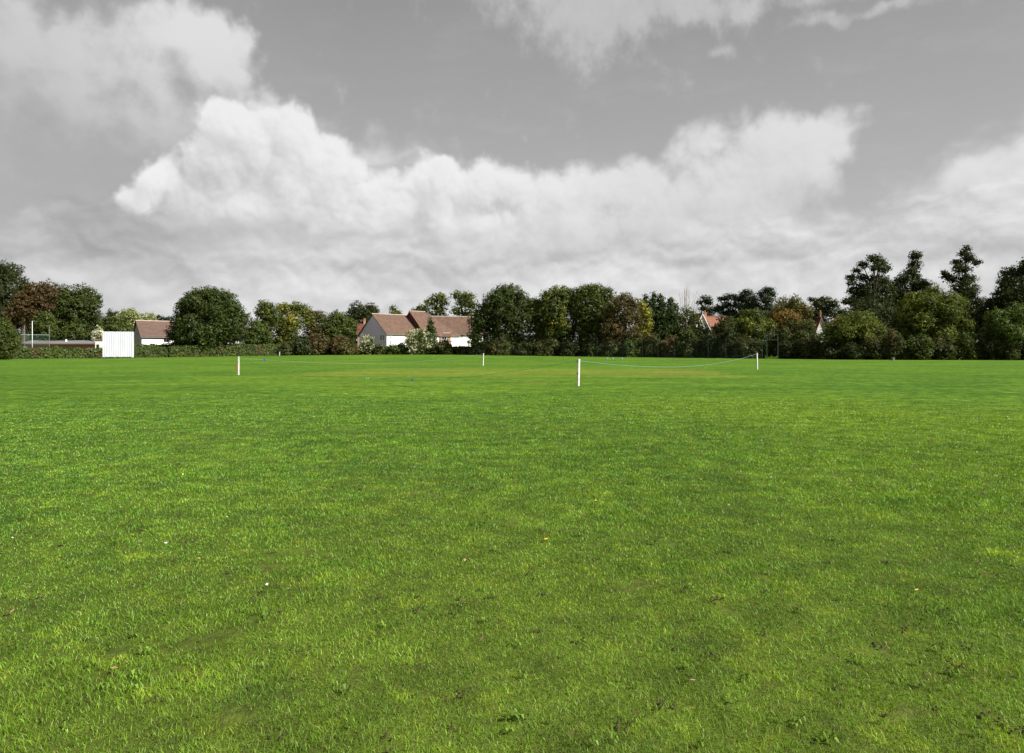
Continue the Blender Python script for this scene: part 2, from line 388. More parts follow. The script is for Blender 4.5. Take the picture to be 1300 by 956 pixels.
# ------------------------------------------------------------------ grass
def vnoise(x,y,s,seed):   # cheap value noise in numpy
    rs=np.random.RandomState(seed); T=rs.rand(256,256)
    x=x*s; y=y*s; xi=np.floor(x).astype(int); yi=np.floor(y).astype(int); fx=x-xi; fy=y-yi
    fx=fx*fx*(3-2*fx); fy=fy*fy*(3-2*fy)
    g=lambda a,b:T[a%256,b%256]
    return (g(xi,yi)*(1-fx)+g(xi+1,yi)*fx)*(1-fy)+(g(xi,yi+1)*(1-fx)+g(xi+1,yi+1)*fx)*fy
def grass():
    rs=np.random.RandomState(5)
    NPM=46000                      # blades per metre of range
    r0,r1=1.7,GF0
    # density per metre of range tapers with range
    N=int(NPM*11)+int(NPM*.62*(r1-12.7))
    n_near=int(NPM*11)
    r=np.concatenate([r0+rs.rand(n_near)*11, 12.7+rs.rand(N-n_near)*(r1-12.7)])
    keep=rs.rand(N)>smooth((r-9)/(r1-9))**.8; r=r[keep]
    th=(rs.rand(len(r))*2-1)*R(46)
    x=r*np.sin(th); y=r*np.cos(th); N=len(r)
    h0=vnoise(x,y,1.3,1)*.5+vnoise(x,y,4,2)*.35+vnoise(x,y,.4,3)*.35
    tuft=smooth((vnoise(x,y,2.4,4)*.55+vnoise(x,y,.8,6)*.5-.60)/.12)
    bare=smooth((vnoise(x,y,9.0,8)*.6+vnoise(x,y,1.7,9)*.4-.74)/.06)
    keep=rs.rand(N)>bare*.93
    x,y,r,th,h0,tuft=[a[keep] for a in (x,y,r,th,h0,tuft)]; N=len(x)
    h=(.013+.009*h0+.015*tuft*rs.rand(N))*(.6+.8*rs.rand(N))*(1-.45*smooth((r-10)/16))
    w=np.maximum(.0020,r*.00080)*(.7+.6*rs.rand(N))*(1+.9*smooth((r-11)/9.0))
    lean=(.25+.9*rs.rand(N))*h
    la=rs.rand(N)*2*PI
    # facing of the blade width
    fa=rs.rand(N)*PI
    wx=np.cos(fa)*w*.5; wy=np.sin(fa)*w*.5
    lx=np.cos(la)*lean; ly=np.sin(la)*lean
    z0=gh(x,y)-.002
    B=np.stack([x,y,z0],-1); Wv=np.stack([wx,wy,0*wx],-1)
    M=B+np.stack([lx*.35,ly*.35,h*.6],-1); Tp=B+np.stack([lx,ly,h],-1)
    V=np.stack([B-Wv,B+Wv,M+Wv*.85,M-Wv*.85],1)
    V2=np.stack([M-Wv*.85,M+Wv*.85,Tp+Wv*.15,Tp-Wv*.15],1)
    rnd=rs.rand(N)
    A=np.concatenate([V,V2],0)
    me=quads_mesh('grass_blades',A,4,np.concatenate([rnd,rnd]))
    m,t,o=new_mat('grass_blade')
    g=t.new('ShaderNodeGroup'); g.node_tree=LG
    at_=t.new('ShaderNodeAttribute',attribute_name='rnd').outputs['Fac']
    nr=t.mapr(t.vm('LENGTH',t.new('ShaderNodeNewGeometry').outputs['Position']),8,22,1,0)
    c=t.mix(1.0,g.outputs[0],t.mix(at_,t.mix(nr,(1.66,1.66,1.55,1),(.90,.94,.85,1)),t.mix(nr,(1.86,1.84,1.7,1),(2.65,2.55,2.2,1))),'MULTIPLY')
    c=t.mix(t.mapr(at_,.955,.965,0,.8),c,(.34,.30,.12,1))
    d=t.new('ShaderNodeBsdfDiffuse'); tr=t.new('ShaderNodeBsdfTranslucent'); gl=t.new('ShaderNodeBsdfGlossy')
    t.set(d.inputs[0],c); t.set(tr.inputs[0],t.mix(1.0,c,(1.25,1.25,.6,1),'MULTIPLY'))
    gl.inputs['Roughness'].default_value=.42; gl.inputs[0].default_value=(.9,1,.75,1)
    m1=t.new('ShaderNodeMixShader'); m1.inputs[0].default_value=.38; t.l.new(d.outputs[0],m1.inputs[1]); t.l.new(tr.outputs[0],m1.inputs[2])
    m2=t.new('ShaderNodeMixShader'); m2.inputs[0].default_value=.02; t.l.new(m1.outputs[0],m2.inputs[1]); t.l.new(gl.outputs[0],m2.inputs[2])
    t.l.new(m2.outputs[0],o.inputs[0])
    tag(link('grass',me,m),'short mown bright green turf grass covering the near field','grass',kind='stuff')
    global GRASS_MAT; GRASS_MAT=m
    print('blades',N)

if ONLY!='sky':
    ground()
    if ONLY!='trees': grass()
exec_rest = ONLY not in ('sky','grass')
#REST
# ------------------------------------------------------------------ foliage
LEAFM={}
def leaf_mat(name, c, c2, acc=None, accf=0.0, trans=.25):
    """c/c2: two leaf colours mixed over the crown in patches; acc: a third colour in clumps"""
    if name in LEAFM: return LEAFM[name]
    m,t,o=new_mat('leaves_'+name)
    pos=t.new('ShaderNodeTexCoord').outputs['Object']
    rnd=t.new('ShaderNodeAttribute',attribute_name='rnd').outputs['Fac']
    n=t.noise(pos,.35,4,.6)
    cc=t.mix(t.mapr(n,.36,.64,0,1),c4(c2),c4(c))
    if acc:
        n2=t.noise(t.vm('ADD',pos,(13,5,9)),.30,3,.6)
        n2=t.m('ADD',n2,t.m('MULTIPLY',t.m('SUBTRACT',rnd,.5),.10))
        cc=t.mix(t.mapr(n2,.62-accf*.3,.70-accf*.3,0,.85),cc,c4(acc))
    cc=t.mix(1.0,cc,t.mix(rnd,(.62,.62,.6,1),(1.4,1.36,1.3,1)),'MULTIPLY')
    d=t.new('ShaderNodeBsdfDiffuse'); tr=t.new('ShaderNodeBsdfTranslucent'); gl=t.new('ShaderNodeBsdfGlossy')
    t.set(d.inputs[0],cc); t.set(tr.inputs[0],t.mix(1.0,cc,(1.3,1.4,.7,1),'MULTIPLY'))
    gl.inputs['Roughness'].default_value=.5
    m1=t.new('ShaderNodeMixShader'); m1.inputs[0].default_value=trans+.05; t.l.new(d.outputs[0],m1.inputs[1]); t.l.new(tr.outputs[0],m1.inputs[2])
    m2=t.new('ShaderNodeMixShader'); m2.inputs[0].default_value=.012; t.l.new(m1.outputs[0],m2.inputs[1]); t.l.new(gl.outputs[0],m2.inputs[2])
    t.l.new(m2.outputs[0],o.inputs[0]); LEAFM[name]=m; return m
LC=dict(
 oak=((.048,.070,.014),(.031,.047,.011),None,0),
 dark=((.037,.049,.016),(.025,.034,.012),None,0),
 mid=((.068,.088,.018),(.042,.059,.014),None,0),
 midy=((.075,.098,.022),(.040,.062,.016),(.16,.16,.025),.25),
 yellow=((.12,.13,.025),(.055,.075,.018),(.22,.20,.03),.30),
 gold=((.22,.20,.03),(.12,.14,.025),None,0),
 olive=((.085,.080,.024),(.045,.052,.018),(.14,.10,.03),.3),
 brown=((.092,.076,.030),(.056,.052,.022),(.12,.078,.032),.25),
 copper=((.092,.058,.022),(.052,.038,.015),(.050,.048,.018),.12),
 orange=((.19,.110,.030),(.095,.080,.025),None,0),
 pine=((.030,.046,.024),(.020,.032,.018),None,0),
 willow=((.26,.28,.12),(.14,.17,.06),None,0),
 cypress=((.036,.062,.014),(.022,.040,.011),None,0),
 bush=((.060,.074,.020),(.037,.048,.015),(.075,.068,.026),.25),
 bushg=((.085,.120,.024),(.045,.070,.018),None,0),
 hedge=((.080,.110,.024),(.048,.072,.018),(.085,.075,.030),.10),
 blossom=((.075,.10,.028),(.045,.065,.018),(.46,.46,.33),.38),
 yg=((.115,.135,.024),(.052,.070,.017),None,0),
)
def lm(k):
    a,b,c,f=LC[k]; return leaf_mat(k,a,b,c,f)
BARK=None
def bark():
    global BARK
    if BARK is None: BARK=plain('bark',(.11,.085,.06),.9,.3,1.2,.6,.1,stretch=(4,4,1))
    return BARK

def fib(n,rs):
    i=np.arange(n)+.5; ph=np.arccos(1-2*i/n); th=PI*(1+5**.5)*i+rs.rand()*6.28
    return np.stack([np.cos(th)*np.sin(ph),np.sin(th)*np.sin(ph),np.cos(ph)],-1)
def leaves(lobes, rs, leaf, cover, clump=.42, fringe=.16, droop=0.0, hollow=True):
    """lobes: list of (center3, radii3) -> leaf quads. Leaves sit in clumps on each lobe's skin."""
    P=[];Nn=[];Sz=[]
    for c,r in lobes:
        c=np.array(c,float); r=np.array(r,float); rm=(r[0]*r[1]*r[2])**(1/3)
        area=4*PI*rm*rm
        cr=max(clump*rm*.62,leaf*1.7)
        M=max(6,int(area/(PI*cr*cr)*1.5))
        d=fib(M,rs)+rs.randn(M,3)*.16; d/=np.linalg.norm(d,axis=1)[:,None]
        rr=(.74+.34*rs.rand(M)**1.2)
        cc=c+d*r*rr[:,None]
        k=max(5,int(cover*area/(leaf*leaf)/M))
        cid=np.repeat(np.arange(M),k)
        q=rs.randn(M*k,3); q/=np.linalg.norm(q,axis=1)[:,None]
        rad=rs.rand(M*k)**.42*cr*(1+rs.rand(M*k)**3*fringe*3)
        p=cc[cid]+q*rad[:,None]*np.array([1,1,.72])
        if droop: p[:,2]-=rs.rand(M*k)**2*droop
        nn=q*.9+d[cid]*.6+np.array([0,0,.35])+rs.randn(M*k,3)*.55
        P.append(p);Nn.append(nn);Sz.append(leaf*(.6+.8*rs.rand(M*k)))
        # dark inner mass of bigger leaf sprays
        k2=int(area/(leaf*leaf)*.15*cover)
        q=rs.randn(k2,3); q/=np.linalg.norm(q,axis=1)[:,None]
        P.append(c+q*r*(.35+.36*rs.rand(k2))[:,None]); Nn.append(q+rs.randn(k2,3)*.4); Sz.append(leaf*(1.8+1.2*rs.rand(k2)))
    return P,Nn,Sz
def leaf_mesh(name, P,Nn,Sz, rs, minz=None):
    P=np.concatenate(P);Nn=np.concatenate(Nn);Sz=np.concatenate(Sz)
    if minz is not None:
        k=P[:,2]>minz+Sz*.2; P,Nn,Sz=P[k],Nn[k],Sz[k]
    Nn/=np.linalg.norm(Nn,axis=1)[:,None]+1e-9
    a=np.cross(Nn,rs.randn(len(P),3)); a/=np.linalg.norm(a,axis=1)[:,None]+1e-9; b=np.cross(Nn,a)
    s=Sz[:,None]*.5; asp=(.55+.4*rs.rand(len(P)))[:,None]
    j=lambda:(.75+.5*rs.rand(len(P)))[:,None]
    V=np.stack([P+a*s*j()*1.25,P+b*s*asp*j(),P-a*s*j()*1.15,P-b*s*asp*j()],1)
    V[:,0]+=Nn*s*.25; V[:,2]+=Nn*s*.2
    return quads_mesh(name,V,4,rs.rand(len(P)))

NL=[0]
def plant(label, cat, D, lobes_px, colr, name, seed, leaf=None, cover=1.5, group=None, trunk_px=None, trunk_r=None,
          dyk=.85, limbs=True, clump=.42, fringe=.16, droop=0, base_py=None, trunk_name='trunk', crown_name='crown', trunk_mat=None, jit=.35):
    """a woody plant whose crown is a cluster of lobes; lobes given as photo px (x,y,rx,ry) at distance D"""
    rs=np.random.RandomState(seed)
    k=D/F
    if leaf is None: leaf=max(.15,D*.0019)
    L=[]
    xs=[]
    for l in lobes_px:
        px,py,rx,ry=l[:4]
        dy=(l[4] if len(l)>4 else rs.randn()*jit*rx*k)
        p=at(px,py,D); L.append((np.array([p[0],D+dy,p[2]]),np.array([rx*k,rx*k*dyk,ry*k])))
    bx=at(trunk_px if trunk_px is not None else np.mean([l[0] for l in lobes_px]),HZ,D)[0]
    bz=float(gh(np.array(bx),np.array(float(D))))-.05
    root=tag(empty(name,(bx,D,bz)),label,cat,group)
    off=np.array([bx,D,bz]); L=[(c-off,r) for c,r in L]
    P,Nn,Sz=leaves(L,rs,leaf,cover,clump,fringe,droop)
    me=leaf_mesh(crown_name,P,Nn,Sz,rs,.05); NL[0]+=len(me.polygons)
    link(crown_name,me,lm(colr) if isinstance(colr,str) else colr,root)
    top=max(c[2]+r[2]*.3 for c,r in L); tr=trunk_r or max(.10,top*.028)
    mb=MB()
    cz=[c for c,r in L]
    fork=np.array([rs.randn()*.15,rs.randn()*.15,max(.5,min(c[2]-r[2]*.4 for c,r in L)*.9+.15*top)])
    if fork[2]>top*.6: fork[2]=top*.6
    main=max(L,key=lambda q:q[0][2])[0]
    pts=[np.array([0,0,-.1]),np.array([0,0,.25]),fork*np.array([.5,.5,.5]),fork,fork*.5+main*.5+rs.randn(3)*.2,main]
    mb.tube(pts,[tr*1.5,tr*1.15,tr,tr*.85,tr*.5,tr*.12],8)
    if limbs:
        sel=L if len(L)<=14 else [L[i] for i in rs.choice(len(L),14,False)]
        for c,r in sel:
            if c is main: continue
            st=fork+(main-fork)*(.0+.6*rs.rand()) if c[2]>fork[2] else fork*(.6+.3*rs.rand())
            md=st*.45+c*.55+np.array([0,0,-.1*r[2]])+rs.randn(3)*.12*r[0]
            q=max(.03,tr*.38)
            mb.tube([st,md,c],[q,q*.7,q*.25],5)
            for _ in range(3):
                dd=rs.randn(3); dd[2]=abs(dd[2]); dd/=np.linalg.norm(dd)
                mb.tube([md*.4+c*.6,c+dd*r*.85],[q*.35,q*.08],4)
    mb.build(trunk_name,trunk_mat or bark(),root,True)
    return root

def dome(x0,x1,top,bot,seed,n=13,fill=.62,lr=.42,flat=1.0):
    """lobes spread in 3-D over an ellipsoid seen as the px box x0..x1, top..bot; returns tuples with depth in px"""
    rs=np.random.RandomState(seed+900)
    cx,cy=(x0+x1)/2,(top+bot)/2; rx,ry=(x1-x0)/2,(bot-top)/2
    out=[(cx,cy,rx*.60,ry*.60,0.0)]
    for d in fib(n,rs):
        d=d+rs.randn(3)*.13; d/=np.linalg.norm(d)
        s=lr*(.72+.5*rs.rand())
        out.append((cx+d[0]*rx*(1.02-s),cy-d[2]*ry*(1.02-s),rx*s,ry*s,d[1]*rx*.9*(1.0-s)))
    return out
def with_depth(l,D):
    return [(a,b,c,d,e*D/F) for a,b,c,d,e in l]

def tree_dome(label,D,x0,x1,top,bot,colr,seed,name='broadleaf_tree',n=13,group=None,lr=.42,extra=[],**kw):
    l=with_depth(dome(x0,x1,top,bot,seed,n,lr=lr),D)
    return plant(label,'tree',D,l+list(extra),colr,name,seed,group=group,**kw)

def trees():
    G='trees along the edge of the field'
    P=plant; T=tree_dome
    # ---- left wood
    P('tall dark green oak at the left edge of the picture, taller than the copper beech','tree',150,
      [(0,345,20,14),(12,352,12,12),(-16,352,22,18),(6,372,20,16),(-8,392,28,20),(12,408,22,20),(-20,420,26,20)],'dark','broadleaf_tree',1,group=G,trunk_px=-2)
    P('small dark tree squeezed between the left oak and the copper beech','tree',158,
      [(31,362,10,9),(24,374,11,12),(34,378,10,12),(26,400,14,18)],'dark','broadleaf_tree',2,group=G)
    P('copper brown beech tree rising behind the low brick pavilion','tree',142,
      [(54,367,13,12),(42,372,14,13),(29,386,14,13),(22,399,11,11),(54,384,16,14),(40,395,18,14),(64,374,10,10),(20,411,9,9),(45,412,14,12),(34,384,16,12)],'copper','broadleaf_tree',3,group=G,clump=.34,trunk_px=42)
    T('large rounded dark green tree right of the copper beech, behind the pavilion',150,60,131,358,436,'oak',4,n=18,lr=.36,group=G)
    T('low broad green tree under the copper beech',139,40,74,394,440,'mid',5,n=9,group=G)
    T('small dark round tree just left of the pale willows',176,128,154,391,432,'dark',6,n=8,group=G)
    P('pale yellow green willow standing left of the white cottage','tree',168,
      [(157,400,10,9),(167,399,11,9),(150,410,9,12),(174,410,8,12),(162,416,14,12)],'willow','willow_tree',7,group=G,droop=2.2)
    P('narrower pale willow whose top shows over the ridge of the left cottage','tree',176,
      [(184,404,8,8),(191,404,7,9),(186,416,12,12)],'willow','willow_tree',8,group=G,droop=2.0)
    P('small blue green treetop above the left cottage roof, next to the round oak','tree',200,
      [(202,404,5,4),(210,407,6,5),(218,406,5,5),(208,418,14,12)],'pine','conifer_tree',9,group=G)
    T('mid green bushy tree behind the left edge of the sight screen',150,124,168,400,440,'mid',10,n=10,group=G)
    P('big round dark green oak standing alone behind the hedge beside the white cottage','tree',146,
      with_depth(dome(220,316,365,448,77,24,lr=.30),146)+[(264,402,36,30,0.),(262,376,22,12,0.),(280,380,18,12,1.),(246,384,16,13,0.),(295,396,14,15,0.),(236,403,13,16,0.),(224,425,14,14,0.),(238,430,20,13,-1.),(292,418,20,16,-1.),(265,425,30,18,-3.),(300,408,14,14,0.),(305,424,10,10,0)],
      'oak','oak_tree',11,trunk_px=265,group=G,clump=.36)
    # ---- between oak and barn house
    P('loose dark green tree with ragged top just right of the round oak','tree',172,
      [(334,388,8,7),(330,396,7,7),(340,392,9,9),(346,400,12,14),(338,412,14,16)],'midy','broadleaf_tree',12,group=G)
    T('green bush-like tree between the small right cottage and the yellow tree',165,306,346,404,452,'bushg',13,n=10,group=G)
    P('yellow green maple with bright yellow patches in its top','tree',176,
      [(372,392,14,9),(360,392,10,8),(384,395,10,9),(357,408,12,12),(374,412,16,16),(390,405,9,10),(362,430,16,18)],'yellow','broadleaf_tree',14,group=G)
    P('brownish spiky topped tree right of the yellow maple','tree',180,
      [(393,398,6,8),(401,401,6,8),(409,404,7,9),(400,416,13,14),(395,432,14,14)],'olive','broadleaf_tree',15,group=G)
    T('full dark green tree left of the barn-like house with the grey gable',166,404,456,394,452,'mid',16,n=15,group=G)
    T('dark dome-shaped tree far behind, left of the grey gable ridge',270,434,487,380,440,'dark',17,n=12,group=G)
    T('small rounded far tree seen over the ridge of the grey gabled house',262,489,516,386,430,'midy',18,n=8,group=G)
    P('slender far tree with open crown above the red roofs, left one of the pair','tree',262,
      [(556,378,10,7),(547,384,9,6),(563,382,8,8),(541,392,6,5),(557,393,11,7),(551,404,7,7),(562,405,8,8)],'midy','broadleaf_tree',19,group=G,cover=1.15)
    P('slender far tree with open crown above the red roofs, right one of the pair','tree',258,
      [(581,375,9,6),(594,377,10,7),(586,385,10,7),(598,388,9,8),(579,395,7,6),(592,401,12,8),(586,412,12,10),(604,402,8,8)],'midy','broadleaf_tree',20,group=G,cover=1.15)
    P('low far treetops just left of the open crowned pair','tree',268,[(534,392,6,5),(527,396,6,5),(538,400,9,8)],'midy','broadleaf_tree',21,group=G)
    # ---- right of the houses
    P('large dark green tree at the right end of the red roofed houses','tree',154,
      [(644,372,20,12),(630,380,15,12),(618,392,15,12),(660,380,13,11),(642,390,26,16),(606,408,13,14),(625,412,22,18),(655,410,24,22),(668,388,10,10),(605,428,12,14),(640,436,30,18)],
      'oak','broadleaf_tree',22,group=G,trunk_px=640,clump=.38)
    P('yellowish green tree between two tall dark ones right of the houses','tree',152,
      [(680,386,11,9),(690,394,12,12),(674,400,12,12),(685,414,16,18),(680,436,18,18)],'yg','broadleaf_tree',23,group=G)
    T('tall fine leaved green tree between the yellowish tree and the broad tall one',150,684,736,363,452,'midy',24,n=18,lr=.34,group=G,extra=[(696,377,12,10,0.),(724,375,12,10,0.),(710,371,14,9,0.)])
    T('broad tall green tree left of the big brown one',149,724,784,361,452,'mid',25,n=20,lr=.34,group=G,extra=[(740,372,14,10,0.),(769,374,13,10,0.),(755,369,15,9,0.),(731,384,10,10,0.)])
    P('big brown leaved tree in the middle of the right-hand tree belt','tree',142,
      [(793,380,12,9),(783,386,11,10),(803,388,11,10),(775,398,12,13),(795,402,16,14),(808,408,8,16),(782,418,18,16),(802,428,12,16),(770,420,10,14),(790,440,24,14)],'brown','broadleaf_tree',26,group=G,clump=.32)
    P('narrow bright yellow tree tucked behind the brown tree','tree',147,
      [(814,388,7,9),(820,398,7,9),(822,412,7,10),(817,425,9,12),(820,440,10,10)],'gold','broadleaf_tree',27,group=G)
    # leylandii row
    rs=np.random.RandomState(3)
    for i,(x,tp) in enumerate([(818,378),(829,375),(839,377),(849,381),(857,386)]):
        l=[]
        for q in range(9):
            y=tp+2+q*7.5; w=4.6+q*1.7 if q<5 else 12
            l.append((x+rs.randn()*1.0,y,w,6.5,rs.randn()*.4))
        nm=['leftmost dark conifer of the dense row behind the yellow tree','second dark conifer from the left in the dense row behind the yellow tree','middle dark conifer of the dense row behind the yellow tree','fourth dark conifer from the left in the dense row behind the yellow tree','rightmost and lowest dark conifer of the dense row, beside the bare birch'][i]
        P(nm,'tree',160,l,'cypress','conifer_tree',40+i,group='conifer row behind the yellow tree',limbs=False,trunk_px=x)
    # birch with bare twigs
    wb=plain('birch_bark',(.55,.52,.46),.8,.35,1.5,.3,.2,c2=(.22,.19,.16),stretch=(1,1,4))
    r=P('sparse birch with white trunk and bare twigs sticking up above its leaves','tree',150,
      [(870,396,7,8),(878,402,8,10),(864,406,8,10),(884,412,8,12),(868,420,12,14),(880,430,12,14)],'mid','birch_tree',50,group=G,trunk_px=870,cover=.8,trunk_mat=wb,trunk_r=.28)
    mb=MB(); rs=np.random.RandomState(9)
    for i in range(16):
        a=(rs.rand()*2-1); x=a*3.8; h=12.5+2.6*(1-abs(a))+rs.rand()*1.0; y0=rs.randn()*.8
        p0=np.array([x*.25,y0*.3,6.5]); p1=np.array([x*.7,y0,10]); p2=np.array([x,y0*1.3,h])
        mb.tube([p0,p1,p2],[.045,.035,.010],4)
        for _ in range(3):
            f=.3+.6*rs.rand(); q=p1+(p2-p1)*f; mb.tube([q,q+np.array([rs.randn()*.5,rs.randn()*.4,.6+.8*rs.rand()])],[.022,.01],3)
    mb.build('bare_twigs',plain('twig',(.16,.13,.10),.9),r,True)
    # pines
    P('small lone pine with a round tuft above the white gabled house','tree',190,
      [(896,380,8,5),(889,384,5,3),(901,384,5,4),(893,392,8,4),(902,394,7,5),(896,402,12,7)],'pine','pine_tree',51,group=G,trunk_px=897,clump=.5)
    P('flat topped pine right of the lone pine, its trunks showing against the sky','tree',190,
      [(918,379,8,3.5),(927,377,9,4),(936,379,8,4),(922,387,9,4),(937,388,10,5),(913,392,8,6),(928,397,13,6),(925,408,18,10)],'pine','pine_tree',52,group=G,trunk_px=926,clump=.5)
    P('pine with broad tiers between the flat topped pine and the highest pine','tree',186,
      [(948,372,8,5),(943,379,8,6),(953,380,8,6),(948,390,12,8),(943,402,14,10)],'pine','pine_tree',53,group=G,clump=.5)
    P('highest pine of the group, left of the autumn brown tree','tree',182,
      [(973,369,9,4.5),(966,374,7,4),(980,374,6,4),(971,381,11,5),(961,388,8,6),(976,392,12,8),(966,402,16,10)],'pine','pine_tree',54,group=G,clump=.5)
    T('autumn brown and green tree with ragged top in the right belt',150,972,1034,372,440,'olive',55,n=15,lr=.34,group=G,fringe=.5)
    P('low tree with bright orange autumn leaves in front of the autumn brown tree','tree',138,
      [(990,402,9,6),(1001,400,10,7),(1010,404,9,7),(998,412,18,10),(1004,425,20,14)],'orange','broadleaf_tree',56,group=G)
    P('dark open tree between the autumn brown tree and the tall limes','tree',172,
      [(1046,382,11,6),(1057,386,8,6),(1036,386,8,6),(1030,380,5,4),(1050,394,15,9),(1040,402,16,10),(1060,402,12,12),(1050,418,20,14)],'dark','broadleaf_tree',57,group=G)
    T('green round tree below the pines, lit yellow green on its right',132,926,986,390,452,'midy',58,n=16,lr=.34,group=G)
    T('dull green spreading tree between the green round tree and the small white gable',128,985,1046,404,456,'bush',59,n=14,lr=.34,group=G)
    # tall limes
    P('tallest dark lime tree with open ragged left side','tree',130,
      [(1107,329,10,6),(1116,334,9,6),(1098,335,8,5),(1122,341,7,6),(1107,342,12,6),(1090,343,6,4),(1083,352,8,5),(1097,352,8,5),(1113,355,13,8),(1079,360,6,4),(1081,369,7,5),(1094,366,9,6),(1112,370,18,10),(1124,360,7,9),(1074,383,8,5),(1090,382,14,8),(1115,388,20,12),(1098,397,20,12),(1128,400,16,14),(1105,415,24,16),(1100,372,20,18),(1086,398,20,18),(1120,372,16,20),(1104,392,26,22)],
      'dark','lime_tree',60,group=G,trunk_px=1108,trunk_r=.45,clump=.36,cover=1.3,jit=.6)
    P('tall dark lime tree with a narrow column-like head, right of the tallest lime','tree',133,
      [(1161,325,8,7),(1163,336,9,7),(1157,345,10,6),(1165,352,7,6),(1148,354,11,8),(1140,363,12,9),(1160,363,13,9),(1172,362,8,7),(1152,377,20,12),(1174,374,9,9),(1150,396,24,16),(1145,418,24,18),(1158,384,24,16),(1142,378,16,14),(1165,400,22,18)],
      'dark','lime_tree',61,group=G,trunk_px=1158,trunk_r=.4,clump=.38,jit=.6)
    P('tall narrow tree standing clear against the sky near the right edge','tree',128,
      [(1227,316,6,5),(1222,323,8,5),(1230,328,8,6),(1219,333,8,6),(1236,334,7,4),(1225,341,12,6),(1213,339,7,4),(1203,350,8,4),(1198,346,5,3),(1214,353,9,6),(1229,354,12,7),(1221,365,13,8),(1234,368,9,8),(1225,380,16,10),(1215,395,18,12),(1238,392,14,14),(1230,415,26,20),(1222,372,15,16),(1222,398,24,22),(1242,408,20,18),(1206,408,18,18)],
      'dark','lime_tree',62,group=G,trunk_px=1224,trunk_r=.4,clump=.36,cover=1.25,jit=.6)
    P('massive dark tree filling the right edge of the picture','tree',118,
      [(1297,336,12,9),(1288,347,13,10),(1304,345,16,14),(1277,359,13,11),(1292,366,20,16),(1267,375,11,9),(1262,386,10,8),(1282,386,20,14),(1310,380,30,24),(1325,350,24,22),(1295,410,36,22),(1285,372,24,22),(1270,392,20,16),(1264,410,22,18)],
      'dark','broadleaf_tree',63,group=G,trunk_px=1300,clump=.36,jit=.5)
    T('round yellow green tree in front of the tallest lime',116,1044,1126,394,462,'yg',64,n=20,lr=.32,group=G,fringe=.3)
    T('large round golden green tree in front of the column-headed lime',121,1134,1232,363,456,'yg',65,n=24,lr=.30,group=G,clump=.36)
    T('green bushy tree below the massive tree at the right edge',108,1248,1320,384,462,'bushg',66,n=18,lr=.32,group=G)

